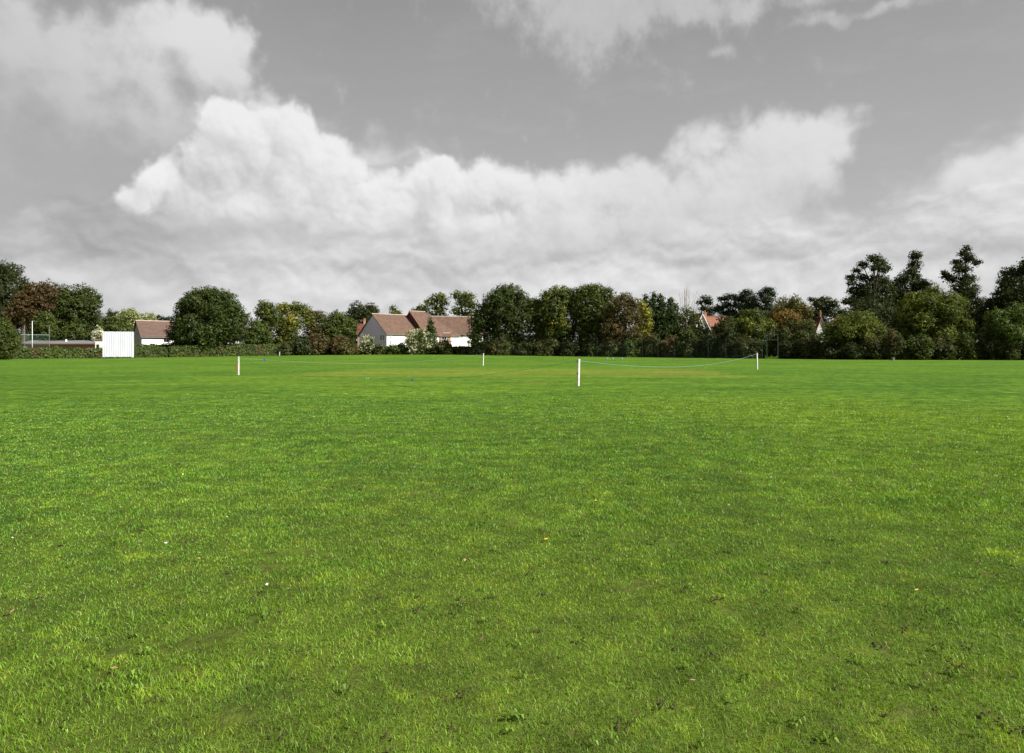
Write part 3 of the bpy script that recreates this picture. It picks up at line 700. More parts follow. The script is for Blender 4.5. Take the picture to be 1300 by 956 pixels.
def shrubs():
    g='shrubs along the foot of the trees'
    def S(label,D,x0,x1,top,bot,colr,seed,n=9,**kw):
        l=with_depth(dome(x0,x1,top,bot,seed,n,lr=.42),D)
        return plant(label,'shrub',D,l,colr,'shrub',seed,group=g,trunk_name='stems',crown_name='foliage',trunk_r=.07,**kw)
    S('big leafy bush at the left edge in front of the hedge',111,-26,24,402,462,'mid',101,14)
    S('low green bush right of the big leafy edge bush, behind the flagpole',121,8,30,428,458,'bush',102)
    for i,(x,tp,w,nm) in enumerate([(74,414,12,'left pointed green shrub behind the pavilion roof'),(92,408,14,'middle pointed green shrub behind the pavilion roof'),(108,417,11,'right low green shrub behind the pavilion roof')]):
        S(nm,139,x-w,x+w,tp,448,'mid',103+i)
    S('shrub with white blossom between the pavilion and the sight screen',138,118,133,410,446,'blossom',107)
    S('grey green bush at the right end of the clipped hedge',153,349,372,432,456,'bush',110)
    S('dark bush left of the brownish pair of bushes',156,366,398,427,456,'dark',111)
    S('brownish bush under the spiky topped tree',159,388,420,422,456,'brown',112)
    S('reddish brown shrub left of the white blossoming elder',158,418,447,424,456,'brown',113)
    S('low olive bush at the foot of the full dark green tree',155,426,458,436,456,'olive',114)
    S('white blossoming elder in front of the grey gable',157,455,477,425,457,'blossom',115,fringe=.4)
    S('low green bush right of the white blossoming elder',157,470,494,437,457,'bush',116)
    S('low sunlit bush below the white long wall',157,488,522,436,457,'bushg',117)
    S('large bush with creamy blossom left of the pointed cypress',156,512,552,415,458,'blossom',118,14,fringe=.4)
    S('reddish green bush right of the pointed cypress',156,545,578,430,458,'bush',119)
    S('low dark bush below the white end wall of the right wing',156,570,606,440,458,'dark',120)
    # understorey of the right-hand belt
    U=[(596,628,434,151,'dark'),(618,655,428,147,'bush'),(650,684,432,146,'dark'),(676,712,426,145,'bush'),(704,742,430,143,'dark'),(734,768,424,141,'dark'),
       (760,792,432,139,'bush'),(786,818,428,137,'bushg'),(812,846,420,136,'bush'),(838,868,424,133,'brown'),(858,892,414,131,'mid'),(884,918,420,129,'dark'),(908,940,410,127,'dark'),
       (932,968,424,124,'bush'),(988,1020,428,119,'dark'),(1012,1046,424,117,'bush'),(1040,1074,430,113,'dark'),(1066,1102,434,110,'dark'),(1094,1130,424,109,'bush'),
       (1118,1156,416,108,'bush'),(1148,1186,422,107,'mid'),(1180,1216,426,107,'bush'),(1208,1246,420,107,'mid'),(1238,1268,424,106,'dark'),(1262,1298,430,105,'bush'),(1290,1330,426,105,'dark')]
    nm=['dark shrub at the foot of the large dark tree by the houses, left side','mixed green shrub under the middle of the large dark tree by the houses','dark shrub below the gap before the yellowish green tree','mixed shrub at the foot of the yellowish green tree','dark shrub under the tall fine leaved tree',
        'darkest shrub between the fine leaved tree and the broad tall tree','mixed shrub at the left foot of the big brown tree','bright green shrub behind the mesh fence under the brown tree','mixed shrub in front of the left conifers','brownish shrub in front of the right conifers',
        'mid green shrub at the foot of the white birch trunk','dark shrub just below the white gabled house','tall dark shrub right of the white gabled house','mixed shrub left of the gateway','dark shrub right of the gateway','mixed shrub below the orange autumn tree',
        'dark shrub below the small white gable and red chimney','dark low shrub under the left half of the yellow green round tree','mixed shrub under the right half of the yellow green round tree','tall mixed shrub between the two round trees','mid green shrub under the left half of the golden green tree',
        'mixed shrub under the right half of the golden green tree','mid green shrub at the foot of the tall narrow tree','dark shrub left of the bushy tree at the right edge','mixed shrub below the bushy tree at the right edge','dark shrub cut by the right edge of the picture']
    for i,(a,b,tp,D,c) in enumerate(U):
        S(nm[i],D+1.5,a,b,tp,466,c,130+i,9)
    S('grey green bush hiding the lower half of the orange tiled roof',146,902,940,398,452,'bush',170,16)
    S('dark bush hiding the foot of the white front gable under the lone pine',147,878,902,405,452,'dark',171,11)
    S('dark bushes seen through the gateway at the end of the gravel path',152,958,1004,420,456,'dark',172,12)
    # cypress in front of the red roof
    l=[]; rs=np.random.RandomState(4)
    for q in range(8):
        y=407+q*5.5; w=[2.5,4.5,6,7.3,8.2,8.8,9.2,9.4][q]; l.append((547+rs.randn()*.5,y,w,5.5,rs.randn()*.2))
    plant('pointed dark cypress standing in front of the red roofs','tree',160,l,'cypress','cypress_tree',160,limbs=False,trunk_px=547,clump=.5)

def hedge(label,pts,height,depth,colr,seed,name='hedge'):
    """clipped hedge along pts [(px,D,top_py)]"""
    rs=np.random.RandomState(seed); P=[];Nn=[];Sz=[]
    p0=np.array([(a-650)/F*D for a,D,_ in pts]); d0=np.array([D for _,D,_ in pts],float); tz=np.array([CZ+(HZ-t)/F*D for _,D,t in pts])
    cx,cy=p0.mean(),d0.mean()
    seg=np.hypot(np.diff(p0),np.diff(d0)); s=np.concatenate([[0],np.cumsum(seg)])
    n=int(s[-1]*330); u=rs.rand(n)*s[-1]
    X=np.interp(u,s,p0);Y=np.interp(u,s,d0);TZ=np.interp(u,s,tz)+(vnoise(u,u*0,.5,seed)-.5)*.35+(vnoise(u,u*0+3,1.7,seed+1)-.5)*.22
    G=gh(X,Y)
    side=rs.rand(n); bul=(vnoise(u,side*3,1.1,seed+2)-.5)*.5
    Z=np.where(side<.68,G+rs.rand(n)*(TZ-G),TZ-rs.rand(n)**2*.12)
    off=np.where(side<.5,-depth/2-bul*.5,np.where(side<.68,depth/2+bul*.5,(rs.rand(n)-.5)*depth))
    tx=np.interp(u,s[:-1]+seg/2,np.diff(p0)/seg); ty=np.interp(u,s[:-1]+seg/2,np.diff(d0)/seg)
    nx_,ny_=-ty,tx     # away from the camera when tx>0
    pos=np.stack([X+nx_*off,Y+ny_*off,Z],-1)+rs.randn(n,3)*np.array([.1,.1,.07])
    nn=np.stack([nx_*np.sign(off)*(side<.68),ny_*np.sign(off)*(side<.68),(side>=.68)+.25],-1)+rs.randn(n,3)*.55
    o=np.array([cx,cy,0]); root=tag(empty(name,o),label,'hedge','hedges along the far side of the field')
    me=leaf_mesh('foliage',[pos-o],[nn],[(.20+.18*rs.rand(n))],rs,-.3); link('foliage',me,lm(colr),root)
    # twiggy core that stops light
    mb=MB(); m=int(s[-1]/1.2)
    us=np.linspace(0,s[-1],m+1)
    for i in range(m):
        xa,xb=np.interp(us[i:i+2],s,p0)-cx; ya,yb=np.interp(us[i:i+2],s,d0)-cy; za=np.interp(us[i],s,tz)-.28; g0=float(gh(np.array(xa+cx),np.array(ya+cy)))
        tx,ty=xb-xa,yb-ya; l=math.hypot(tx,ty); a,b=-ty/l*depth*.36,tx/l*depth*.36
        for k in range(3):
            f=rs.rand(); qx,qy=xa+tx*f,ya+ty*f; w=(rs.rand()-.5)*1.6
            mb.tube([(qx,qy,g0-.1),(qx+a*w,qy+b*w,g0+(za-g0)*.5),(qx+a*w*1.5+rs.randn()*.2,qy+b*w*1.5,za)],[.05,.035,.015],4)
        mb.add([(xa+a,ya+b,g0-.1),(xb+a,yb+b,g0-.1),(xb+a*.6,yb+b*.6,za),(xa+a*.6,ya+b*.6,za),(xa-a,ya-b,g0-.1),(xb-a,yb-b,g0-.1),(xb-a*.6,yb-b*.6,za),(xa-a*.6,ya-b*.6,za)],
               [(0,1,2,3),(4,7,6,5),(3,2,6,7)])
    mb.build('twigs',plain('hedge_twigs',(.035,.032,.018),.95,.4,4,.4,.05),root)

def hedges():
    hedge('long low hedge left of and behind the white sight screen',[(-120,112,442.5),(0,118,442.5),(130,128,442.2),(210,137,441)],2,1.6,'hedge',201)
    hedge('clipped hedge with flat pale top right of the sight screen, under the round oak',[(214,138,440),(300,146,438),(354,153,438)],2,1.8,'hedge',202)
    hedge('second hedge showing as a thin strip behind the clipped one',[(168,143,438),(240,148,437),(312,155,437.5)],2,1.4,'bushg',203)
    hedge('low hedge in front of the houses in the middle',[(350,162,441),(480,160,441),(612,158,441)],2,1.6,'bush',204)
    hedge('overgrown dark hedge at the foot of the right-hand trees, left of the gateway',[(600,156,436),(780,143,436),(900,132,436),(969,124,436)],2,1.8,'dark',205)
    hedge('overgrown dark hedge at the foot of the right-hand trees, right of the gateway',[(990,122,436),(1100,113,436),(1200,110,436),(1340,108,436)],2,1.8,'dark',206)
    # far wood that closes the horizon behind everything
    rs=np.random.RandomState(33); L=[]
    for x in np.arange(-420,1750,14):
        L.append((np.array([(x-650)/F*330,330+rs.randn()*6,3.5+rs.rand()*3.2]),np.array([5.,5.,4.+rs.rand()*2.])))
    P,Nn,Sz=leaves(L,rs,.9,.8)
    me=leaf_mesh('distant_wood',P,Nn,Sz,rs,.0); tag(link('distant_wood',me,lm('dark')),'low distant wood closing the view behind the houses and trees','wood',kind='stuff')

# ------------------------------------------------------------------ buildings
def tile_mat(name,c,c2):
    m,t,o=new_mat(name)
    tc=t.new('ShaderNodeTexCoord').outputs['Object']
    n=t.noise(tc,1.1,5,.65); n2=t.noise(tc,7,3,.6)
    cc=t.mix(t.mapr(n,.35,.65,0,1),c4(c2),c4(c)); cc=t.mix(t.mapr(n2,.4,.75,0,.5),cc,c4([x*.6 for x in c]))
    b=t.new('ShaderNodeBsdfPrincipled'); t.set(b.inputs['Base Color'],cc); b.inputs['Roughness'].default_value=.85; b.inputs['Specular IOR Level'].default_value=.2
    wv=t.new('ShaderNodeTexWave',wave_type='BANDS',bands_direction='Z'); t.l.new(tc,wv.inputs[0]); wv.inputs['Scale'].default_value=2.6; wv.inputs['Distortion'].default_value=.3
    bn=t.new('ShaderNodeBump'); bn.inputs['Strength'].default_value=.6; bn.inputs['Distance'].default_value=.05
    t.l.new(wv.outputs['Fac'],bn.inputs['Height']); t.l.new(bn.outputs[0],b.inputs['Normal'])
    t.l.new(b.outputs[0],o.inputs[0]); return m
def brick_mat(name,c,c2,mort=(.35,.32,.28)):
    m,t,o=new_mat(name)
    tc=t.new('ShaderNodeTexCoord').outputs['Object']
    sp=t.new('ShaderNodeSeparateXYZ'); t.l.new(tc,sp.inputs[0]); cb=t.new('ShaderNodeCombineXYZ')
    t.l.new(t.m('ADD',sp.outputs[0],sp.outputs[1]),cb.inputs[0]); t.l.new(sp.outputs[2],cb.inputs[1])
    br=t.new('ShaderNodeTexBrick'); t.l.new(cb.outputs[0],br.inputs[0]); br.inputs['Color1'].default_value=c4(c); br.inputs['Color2'].default_value=c4(c2); br.inputs['Mortar'].default_value=c4(mort)
    br.inputs['Scale'].default_value=1; br.inputs['Brick Width'].default_value=.225; br.inputs['Row Height'].default_value=.075; br.inputs['Mortar Size'].default_value=.008
    b=t.new('ShaderNodeBsdfPrincipled'); t.l.new(br.outputs[0],b.inputs['Base Color']); b.inputs['Roughness'].default_value=.9
    t.l.new(b.outputs[0],o.inputs[0]); return m

def house(label,C0,th,w,l,ez,rz,wallm,roofm,name='house',gable_m=None,ridge_m=None,ov=.35,wins=[],gwins=[],chim=[],cat='house',group=None,hip=False,barge=None,wall_name='wall'):
    """C0: near corner on the ground (x,y); local x runs along the ridge (direction th), local y away across the gable (width w)."""
    gz=float(gh(np.array(float(C0[0])),np.array(float(C0[1]))))-.1
    root=tag(empty(name,(C0[0],C0[1],gz),th),label,cat,group)
    E=ez-gz; Z=rz-gz
    for y,f in ((0,(0,1,2,3)),(w,(3,2,1,0))):
        mb=MB(); mb.add([(0,y,0),(l,y,0),(l,y,E),(0,y,E)],[f]); mb.build(wall_name,wallm,root)
    for x,s in ((0,1),(l,-1)):
        mg=MB(); f=[(0,1,2,3,4)] if s<0 else [(4,3,2,1,0)]
        if hip and x>0: mg.add([(x,0,0),(x,w,0),(x,w,E),(x,0,E)],[(0,1,2,3)])
        else: mg.add([(x,0,0),(x,w,0),(x,w,E),(x,w/2,Z),(x,0,E)],f)
        mg.build('gable_wall',gable_m or wallm,root)
    # roof slabs with thickness and overhang
    sl=(Z-E)/(w/2); h=.16; e=ov
    r=MB(); hx=(w/2 if hip else 0)
    for sy in (0,1):
        ye=-e if sy==0 else w+e; ym=w/2; ze=E-sl*e
        xa,xb=-e,l+e
        top=[(xa,ye,ze+h),(xb,ye,ze+h),(xb-(hx if hip else 0),ym,Z+h),(xa,ym,Z+h)]
        bot=[(x,y,z-h+.01) for x,y,z in top]
        r.add(bot+top,[(4,5,6,7),(3,2,1,0),(0,1,5,4),(1,2,6,5),(2,3,7,6),(3,0,4,7)] if sy==0 else [(7,6,5,4),(0,1,2,3),(4,5,1,0),(5,6,2,1),(6,7,3,2),(7,4,0,3)])
    if hip:
        a=[(l+e,-e,E-sl*e+h),(l+e,w+e,E-sl*e+h),(l+e-hx,w/2,Z+h)]
        r.add(a,[(0,1,2)])
    ro=r.build('roof',roofm,root)
    rc=MB(); rc.tube([(-e-.02,w/2,Z+h+.02),(l+e-hx+.02,w/2,Z+h+.02)],.13,8); rc.build('ridge_tiles',ridge_m or roofm,ro)
    g=MB(); g.box(-e+.05,l+e-.05,-e-.14,-e-.012,E-sl*e-.02,E-sl*e+.08); g.build('gutter',MT['grey'],ro)
    if barge:
        bb=MB()
        for yy,zz in ((-e,E-sl*e),(w+e,E-sl*e)):
            bb.add([(-e-.05,yy,zz-.12),(-e-.05,w/2,Z-.12),(-e-.05,w/2,Z+h+.02),(-e-.05,yy,zz+h+.02),(-e-.012,yy,zz-.12),(-e-.012,w/2,Z-.12),(-e-.012,w/2,Z+h+.02),(-e-.012,yy,zz+h+.02)],
                   [(0,1,2,3),(7,6,5,4),(0,4,5,1),(1,5,6,2),(2,6,7,3),(3,7,4,0)])
        bb.build('bargeboard',barge,ro)
    def win(x,z,ww,hh,face,door=False):
        m=MB(); p=MB()
        def bx(b,a0,a1,d0,d1,z0,z1):
            if face=='front': b.box(a0,a1,d0,d1,z0,z1)
            else: b.box(d0,d1,a0,a1,z0,z1)
        fr=.07
        for a0,a1,z0,z1 in ((x,x+fr,z,z+hh),(x+ww-fr,x+ww,z,z+hh),(x+fr,x+ww-fr,z,z+fr),(x+fr,x+ww-fr,z+hh-fr,z+hh),(x+ww/2-.025,x+ww/2+.025,z+fr,z+hh-fr)):
            bx(m,a0,a1,-.05,.02,z0,z1)
        o=m.build('door' if door else 'window',MT['white'],root)
        bx(p,x+fr+.002,x+ww-fr-.002,-.02,-.004,z+fr+.002,z+hh-fr-.002)
        p.build('pane',MT['glass'],o)
        if not door:
            s=MB(); bx(s,x-.06,x+ww+.06,-.13,-.003,z-.08,z-.004); s.build('sill',MT['white'],o)
    for x,z,ww,hh in wins: win(x,z-gz,ww,hh,'front')
    for y,z,ww,hh in gwins: win(y,z-gz,ww,hh,'gable')
    for (x,yy,s,top,pot) in chim:
        c=MB(); zr=Z-abs(yy-w/2)*sl
        c.box(x-s/2,x+s/2,yy-s/2,yy+s/2,zr-.5,top-gz-.22); c.box(x-s/2-.07,x+s/2+.07,yy-s/2-.07,yy+s/2+.07,top-gz-.22,top-gz)
        co_=c.build('chimney',MT['obrick'],ro)
        if pot:
            q=MB()
            for k in range(pot): q.tube([(x+(k-(pot-1)/2)*.32,yy,top-gz-.01),(x+(k-(pot-1)/2)*.32,yy,top-gz+.45)],[.13,.10],8)
            q.build('chimney_pot',MT['terra'],co_,True)
    return root
MT={}
def buildings():
    MT.update(white=plain('white_paint',(.80,.80,.77),.6,.05,1.2),grey=plain('grey_metal',(.20,.20,.20),.5),
      render=plain('white_render',(.82,.80,.80),.85,.06,.7,.15,.1),greyboard=plain('shaded_gable',(.68,.57,.78),.8,.06,.6,.3,.1,stretch=(1,1,8)),  # gable colour holds the shade grey, tinted violet against the lawn's green bounce
      obrick=brick_mat('orange_brick',(.36,.15,.08),(.28,.11,.06)),brick=brick_mat('red_brick',(.26,.12,.08),(.19,.09,.06)),terra=plain('terracotta',(.45,.17,.08),.8),
      tiles=tile_mat('clay_tiles',(.130,.080,.058),(.090,.056,.042)),tiles2=tile_mat('brown_tiles',(.120,.076,.062),(.088,.058,.048)),dtile=tile_mat('red_hung_tiles',(.13,.045,.035),(.09,.033,.028)),
      ridge=plain('ridge_clay_highlight',(.42,.34,.28),.8,.2,2),felt=plain('roof_felt',(.155,.16,.17),.9,.15,.5,.2,.1),otile=tile_mat('orange_tiles',(.24,.105,.072),(.18,.08,.056)))  # ridge: clay paled so its colour carries the highlight along the roofs
    g,tn,o=new_mat('window_glass'); b=tn.new('ShaderNodeBsdfPrincipled'); b.inputs['Base Color'].default_value=(.02,.025,.03,1); b.inputs['Roughness'].default_value=.3; b.inputs['Specular IOR Level'].default_value=.2; tn.l.new(b.outputs[0],o.inputs[0]); MT['glass']=g
    H='houses beyond the field'
    def corner(px,D): return ((px-650)/F*D,D)
    # cottage on the left
    C=corner(180,152)
    house('white cottage with brown tiled roof between the sight screen and the round oak',C,R(42),8.0,16,CZ+17*152/F,CZ+36*155/F,MT['render'],MT['tiles2'],group=H,gable_m=MT['greyboard'],ridge_m=MT['ridge'],ov=.3,
          wins=[(1.6,2.0,1.1,1.1),(4.4,4.62-1.35,1.3,.95),(8.5,2.0,1.1,1.1)])
    C=corner(288,172)
    house('small white cottage with reddish roof peeping out right of the round oak',C,R(25),6,7,CZ+15*172/F,CZ+27*172/F,MT['render'],MT['dtile'],group=H,ridge_m=MT['dtile'],wins=[(3.6,1.6,.9,1.0)])
    # barn-like house
    D=172; C=corner(491,D); k=D/165
    house('barn-like house with grey shaded gable and brown tiled roof in the middle',C,R(45),12*k,13.5,CZ+20.5*D/F,CZ+44.5*(D+6)/F,MT['render'],MT['tiles'],group=H,gable_m=MT['greyboard'],ridge_m=MT['ridge'],
          gwins=[(.95,3.95,.8,1.45),(2.05,3.95,.8,1.45)],wins=[(.9,4.4,.5,.6),(.9,3.0,.5,.9),(4,2.4,1.2,1.2)],ov=.3)
    mb=MB()
    # red gabled house behind it
    C=corner(541,178)
    house('red tiled house with dark red tile-hung gable rising behind the barn-like house',C,R(45),13.5,11.3,CZ+19*178/F,CZ+48*184/F,MT['render'],MT['tiles'],group=H,gable_m=MT['dtile'],ridge_m=MT['ridge'],hip=True,barge=MT['obrick'],ov=.3,
          wins=[(2.6,3.6,.9,1.0),(5.5,3.6,1.3,1.0)])
    C=corner(547,185)
    house('long right wing with white wall and small dark windows under a brown tiled roof',C,R(12),9,14.3,CZ+20.5*186/F,CZ+41.5*190/F,MT['render'],MT['tiles'],group=H,ridge_m=MT['ridge'],
          wins=[(8.2,5.0,.7,.75),(9.7,5.0,.7,.75),(10.9,5.0,.7,.75),(5.7,3.2,1.1,1.7)],ov=.3)
    # porch of orange brick
    C=corner(557,181)
    house('orange brick bay with a white window below the red roofs',C,R(12),3,3.2,CZ+17*181/F,CZ+20.5*181/F,MT['obrick'],MT['tiles'],group=H,name='brick_bay',cat='bay',ridge_m=MT['ridge'],wins=[(.8,4.2,1.3,1.0)],ov=.1)
    C=corner(454,214)
    house('distant house with orange chimney left of the grey gable',C,R(10),8,9,CZ+20*214/F,CZ+33*214/F,MT['brick'],MT['dtile'],group=H,chim=[(2.0,4,.7,CZ+38*218/F,2)])
    # right-hand houses glimpsed through trees
    C=corner(901,152)
    house('white front gable beside a tall orange chimney under the lone pine',C,R(98),3.5,6,CZ+26*152/F,CZ+45*152/F,MT['render'],MT['otile'],group=H,gable_m=MT['white'],barge=MT['white'],chim=[(1.0,.7,.6,CZ+47*153/F,2)],ov=.25)
    C=corner(902,161)
    house('low orange tiled roof peeping out right of the tall orange chimney',C,R(4),6,4.6,CZ+30*161/F,CZ+41.5*163/F,MT['brick'],MT['otile'],group=H,ridge_m=MT['otile'],ov=.25)
    C=corner(1051,146)
    house('small white gable with slim orange chimney glimpsed left of the yellow green tree',C,R(84),2.7,4,CZ+20*146/F,CZ+40*146/F,MT['white'],MT['otile'],group=H,gable_m=MT['white'],barge=MT['obrick'],chim=[(.5,1.35,.30,CZ+47*147/F,1)],ov=.15)
    C=corner(1057,148)
    house('tiny cream and orange gable tip just right of the slim orange chimney',C,R(-60),3.2,6,CZ+34*148/F,CZ+41.5*149/F,MT['render'],MT['otile'],group=H,barge=MT['obrick'],ov=.2)
    # low pavilion
    D=134; x0=at(24,0,D)[0]; x1=at(120.5,0,D)[0]
    root=tag(empty('pavilion',(x0,D,-.05)),'low brick pavilion with a shallow grey roof and white end wall behind the hedge','building',H)
    W=x1-x0
    mb=MB(); mb.add([(0,0,0),(W,0,0),(W,7,0),(0,7,0),(0,0,2.78),(W,0,2.78),(W,7,2.78),(0,7,2.78)],[(0,1,5,4),(1,2,6,5),(2,3,7,6),(3,0,4,7)]); mb.build('wall',MT['brick'],root)
    mb=MB(); xm=W*.33
    mb.add([(-.4,-.5,2.72),(W+.2,-.5,2.72),(W+.2,7.5,2.9),(-.4,7.5,2.9),(-.4,-.5,2.86),(W+.2,-.5,2.86),(W+.1,5,3.45),(W*.62,5,3.72),(-.4,5,3.72),(W+.2,7.5,3.05),(-.4,7.5,3.05)],
           [(3,2,1,0),(0,1,5,4),(4,5,6,7,8),(8,7,6,9,10),(2,3,10,9),(1,2,9,6,5),(3,0,4,8,10)]); ro=mb.build('roof',MT['felt'],root)
    mb=MB(); mb.box(-.42,W+.22,-.56,-.503,2.70,2.88); mb.build('fascia',plain('red_fascia',(.22,.07,.05),.6),ro)
    mb=MB(); mb.tube([(7.7,2.4,3.2),(7.7,2.4,3.75)],[.2,.14],8); mb.build('roof_vent',MT['white'],ro)
    xe=at(132.5,0,D)[0]-x0
    mb=MB(); mb.box(W+.225,xe,-.3,5,0,CZ+13*D/F); 
    en=mb.build('white_annex',MT['render'],root)
    mb=MB(); a=at(123.8,0,D)[0]-x0; b_=at(127,0,D)[0]-x0; mb.box(a,b_,-.34,-.302,1.2,2.7); mb.build('window',MT['glass'],en)
    mb=MB(); mb.box(W+.25,xe-.02,-.36,-.302,CZ+13*D/F-.2,CZ+13*D/F-.02); mb.build('fascia',bpy.data.materials['red_fascia'],en)
    mb=MB(); mb.box(.3,1.7,-.06,-.003,.9,2.4); mb.build('garage_door',MT['white'],root)
    # cricket net cage behind the pavilion
    D=131; nt=tag(empty('cricket_net',(at(43,0,D)[0],D,0)),'green cricket practice net on thin poles left of the pavilion roof','net')
    w2=(62.5-31)/F*D
    for i,px in enumerate((31,62.5)):
        mb=MB(); x=at(px,0,D)[0]-at(43,0,D)[0]; mb.tube([(x,0,-.1),(x,0,CZ+(HZ-413)/F*D)],.045,8); mb.build('pole',MT['grey'],nt)
    xa=at(25,0,D)[0]-at(43,0,D)[0]; xb=at(62.5,0,D)[0]-at(43,0,D)[0]; zt=CZ+19*D/F
    mb=MB()
    for i in range(int((xb-xa)/.16)+1): mb.tube([(xa+i*.16,0,.2),(xa+i*.16,0,zt)],.008,3,False)
    for i in range(int((zt-.2)/.16)+1): mb.tube([(xa,0,.2+i*.16),(xb,0,.2+i*.16)],.008,3,False)
    mb.build('netting',plain('green_net',(.10,.20,.16),.8),nt)
    mb=MB(); mb.tube([(xa,0,zt),(xb,0,zt-.05)],.07,6); mb.build('top_rail',plain('net_rail',(.28,.38,.34),.7),nt)

# ------------------------------------------------------------------ things on the field
def furniture():
    wm=plain('white_post_paint',(.62,.62,.62),.5,.16,5.0,c2=(.46,.45,.42)); dk=plain('dark_iron',(.04,.04,.045),.5)
    posts=[]
    lab=['tallest looking white post, nearest to the camera, with small dark hooks on its left side','white post at the left corner of the square, a red strap hanging beside it','farthest and smallest white post, in front of the big dark tree','white post at the right corner of the square, leaning slightly, near the gateway']
    for i,(px,by,ty) in enumerate([(734.2,490,456),(303,476,453),(613.3,464.2,448.5),(961.5,469,448)]):
        D=CZ*F/(by-HZ); x=(px-650)/F*D; h=(by-ty)/F*D
        r=tag(empty('marker_post',(x,D,0),R([28,15,35,20][i])),lab[i],'post','white posts around the cricket square')
        r.rotation_euler=(R([.6,-.4,.8,1.0][i]),R([1.0,.2,1.2,-2.6][i]),r.rotation_euler.z)
        mb=MB(); mb.cbox(-.044,.044,-.044,.044,-.12,h-.03,.006); mb.build('shaft',wm,r)
        mb=MB(); mb.cbox(-.050,.050,-.050,.050,h-.0295,h,.008); mb.build('cap',wm,r)
        mb=MB()
        for z in ((h-.10,h*.46) if i!=1 else (h-.10,)):
            mb.tube([(-.052,0,z),(-.10,0,z+.0),(-.115,0,z+.03),(-.10,0,z+.055)],.011,6)
            mb.box(-.060,-.0505,-.02,.02,z-.035,z+.035)
        mb.build('hook',dk,r)
        posts.append((x,D,h))
    # red strap coil on the left post
    x,D,h=posts[1]
    mb=MB(); pts=[]
    for k in range(60):
        a=k/59*PI*6; rr=.10+.01*math.sin(k*1.7); pts.append((x-.13+math.cos(a)*.05+.0,D-.06+k*.0008,h*.42+math.sin(a)*rr*1.6))
    mb.tube(pts,.014,5); tag(mb.build('strap',plain('red_strap',(.45,.05,.03),.6),None,True),'small red coiled strap hung on the left white post','strap')
    # ropes
    rc=plain('pale_blue_rope',(.20,.31,.34),.7,.2,20); rd=plain('dark_green_rope',(.07,.17,.09),.7,.2,20)
    blue=plain('blue_ribbon',(.04,.09,.30),.6); grn=plain('green_ribbon',(.08,.42,.22),.6)
    def rope(a,b,sag,mat,label,r=.013,za=.07,zb=.07,tags=[],skew=0):
        A=np.array([posts[a][0],posts[a][1],posts[a][2]-za]); B=np.array([posts[b][0],posts[b][1],posts[b][2]-zb])
        d=(B-A)/np.linalg.norm(B-A); A=A+d*.06; B=B-d*.06
        pts=[]
        rs=np.random.RandomState(a*7+b)
        for i in range(61):
            t=i/60; p=A*(1-t)+B*t; tt=t**(1+skew); p[2]-=sag*4*tt*(1-tt); 
            if p[2]<.045: p[2]=.045+.01*rs.rand()
            pts.append(p)
        mb=MB(); mb.tube(pts,r,6)
        o=mb.build('boundary_rope',mat,None,True); tag(o,label,'rope','ropes strung between the white posts')
        for t,m in tags:
            p=pts[int(t*60)]; q=MB(); q.add([(p[0]-.07,p[1],p[2]+.03),(p[0]+.07,p[1],p[2]+.03),(p[0]+.05,p[1]+.01,p[2]-.13),(p[0]-.03,p[1]-.02,p[2]-.12),(p[0]-.06,p[1]+.03,p[2]+.03),(p[0]+.08,p[1]+.03,p[2]+.03),(p[0]+.09,p[1]+.03,p[2]-.10),(p[0],p[1]+.03,p[2]-.14)],
              [(0,3,2,1),(4,5,6,7),(0,1,5,4),(1,2,6,5),(2,3,7,6),(3,0,4,7)]); q.build('ribbon',m,o)
    rope(0,3,.62,rc,'pale blue rope sagging from the nearest post to the right post',.007)
    rope(1,0,1.22,rd,'dark rope drooping almost to the grass from the left post to the nearest post',.006,tags=[(.47,grn),(.60,blue)],skew=-.12)
    rope(1,2,.62,rc,'pale rope sagging from the left post to the farthest post',.0045,tags=[(.07,blue)])
    rope(2,3,.85,rd,'thin dark rope sagging from the farthest post to the right post',.005)
    # blue pegs on the outfield behind
    for i,(px,nm) in enumerate([(771,'left blue ground marker in front of the mesh fence'),(778,'middle blue ground marker in front of the mesh fence'),(789.5,'right blue ground marker in front of the mesh fence')]):
        D=112; x=(px-650)/F*D; z=float(gh(np.array(x),np.array(D*1.)))
        mb=MB(); mb.tube([(x,D,z),(x,D,z+.09),(x,D,z+.30)],[.16,.13,.05],10); c=mb.build('ground_marker',plain('marker_blue',(.08,.25,.42),.5) if i==0 else bpy.data.materials['marker_blue'],None,True)
        tag(c,nm,'marker','blue markers on the far outfield')
    # sight screen
    D=122; cx=(150-650)/F*D; g=0.0
    r=tag(empty('sight_screen',(cx,D,g),R(16)),'square white slatted cricket sight screen standing in front of the left hedge','sight screen')
    W=35.5/F*D; zb=CZ+(HZ-453)/F*D; zt=CZ+(HZ-421)/F*D
    n=14; bw=W/n
    m=MB()
    for i in range(n):
        a=-W/2+i*bw; dz=.02*math.sin(i*2.3); m.cbox(a+.024,a+bw-.024,-.03+.012*(i%2),.0+.012*(i%2),zb+dz,zt+dz*.6,.006)
    m.build('slats',plain('screen_white',(.60,.61,.70),.55,.10,1.3,stretch=(2,2,.4)),r)
    m=MB()
    for z in (zb+.35,(zb+zt)/2,zt-.3): m.box(-W/2+.03,W/2-.03,.016,.075,z-.06,z+.06)
    for x in (-W/2+.05,0,W/2-.05): m.box(x-.04,x+.04,.078,.15,zb-.05,zt-.1)
    bk=MB(); bk.box(-W/2+.03,W/2-.03,-.0165+.0 if False else -.0005+.0135,.0155,zb+.05,zt-.05); bk.build('backing',plain('screen_backing',(.30,.30,.31),.8),r)
    fr=m.build('frame',plain('screen_frame',(.62,.63,.64),.6),r)
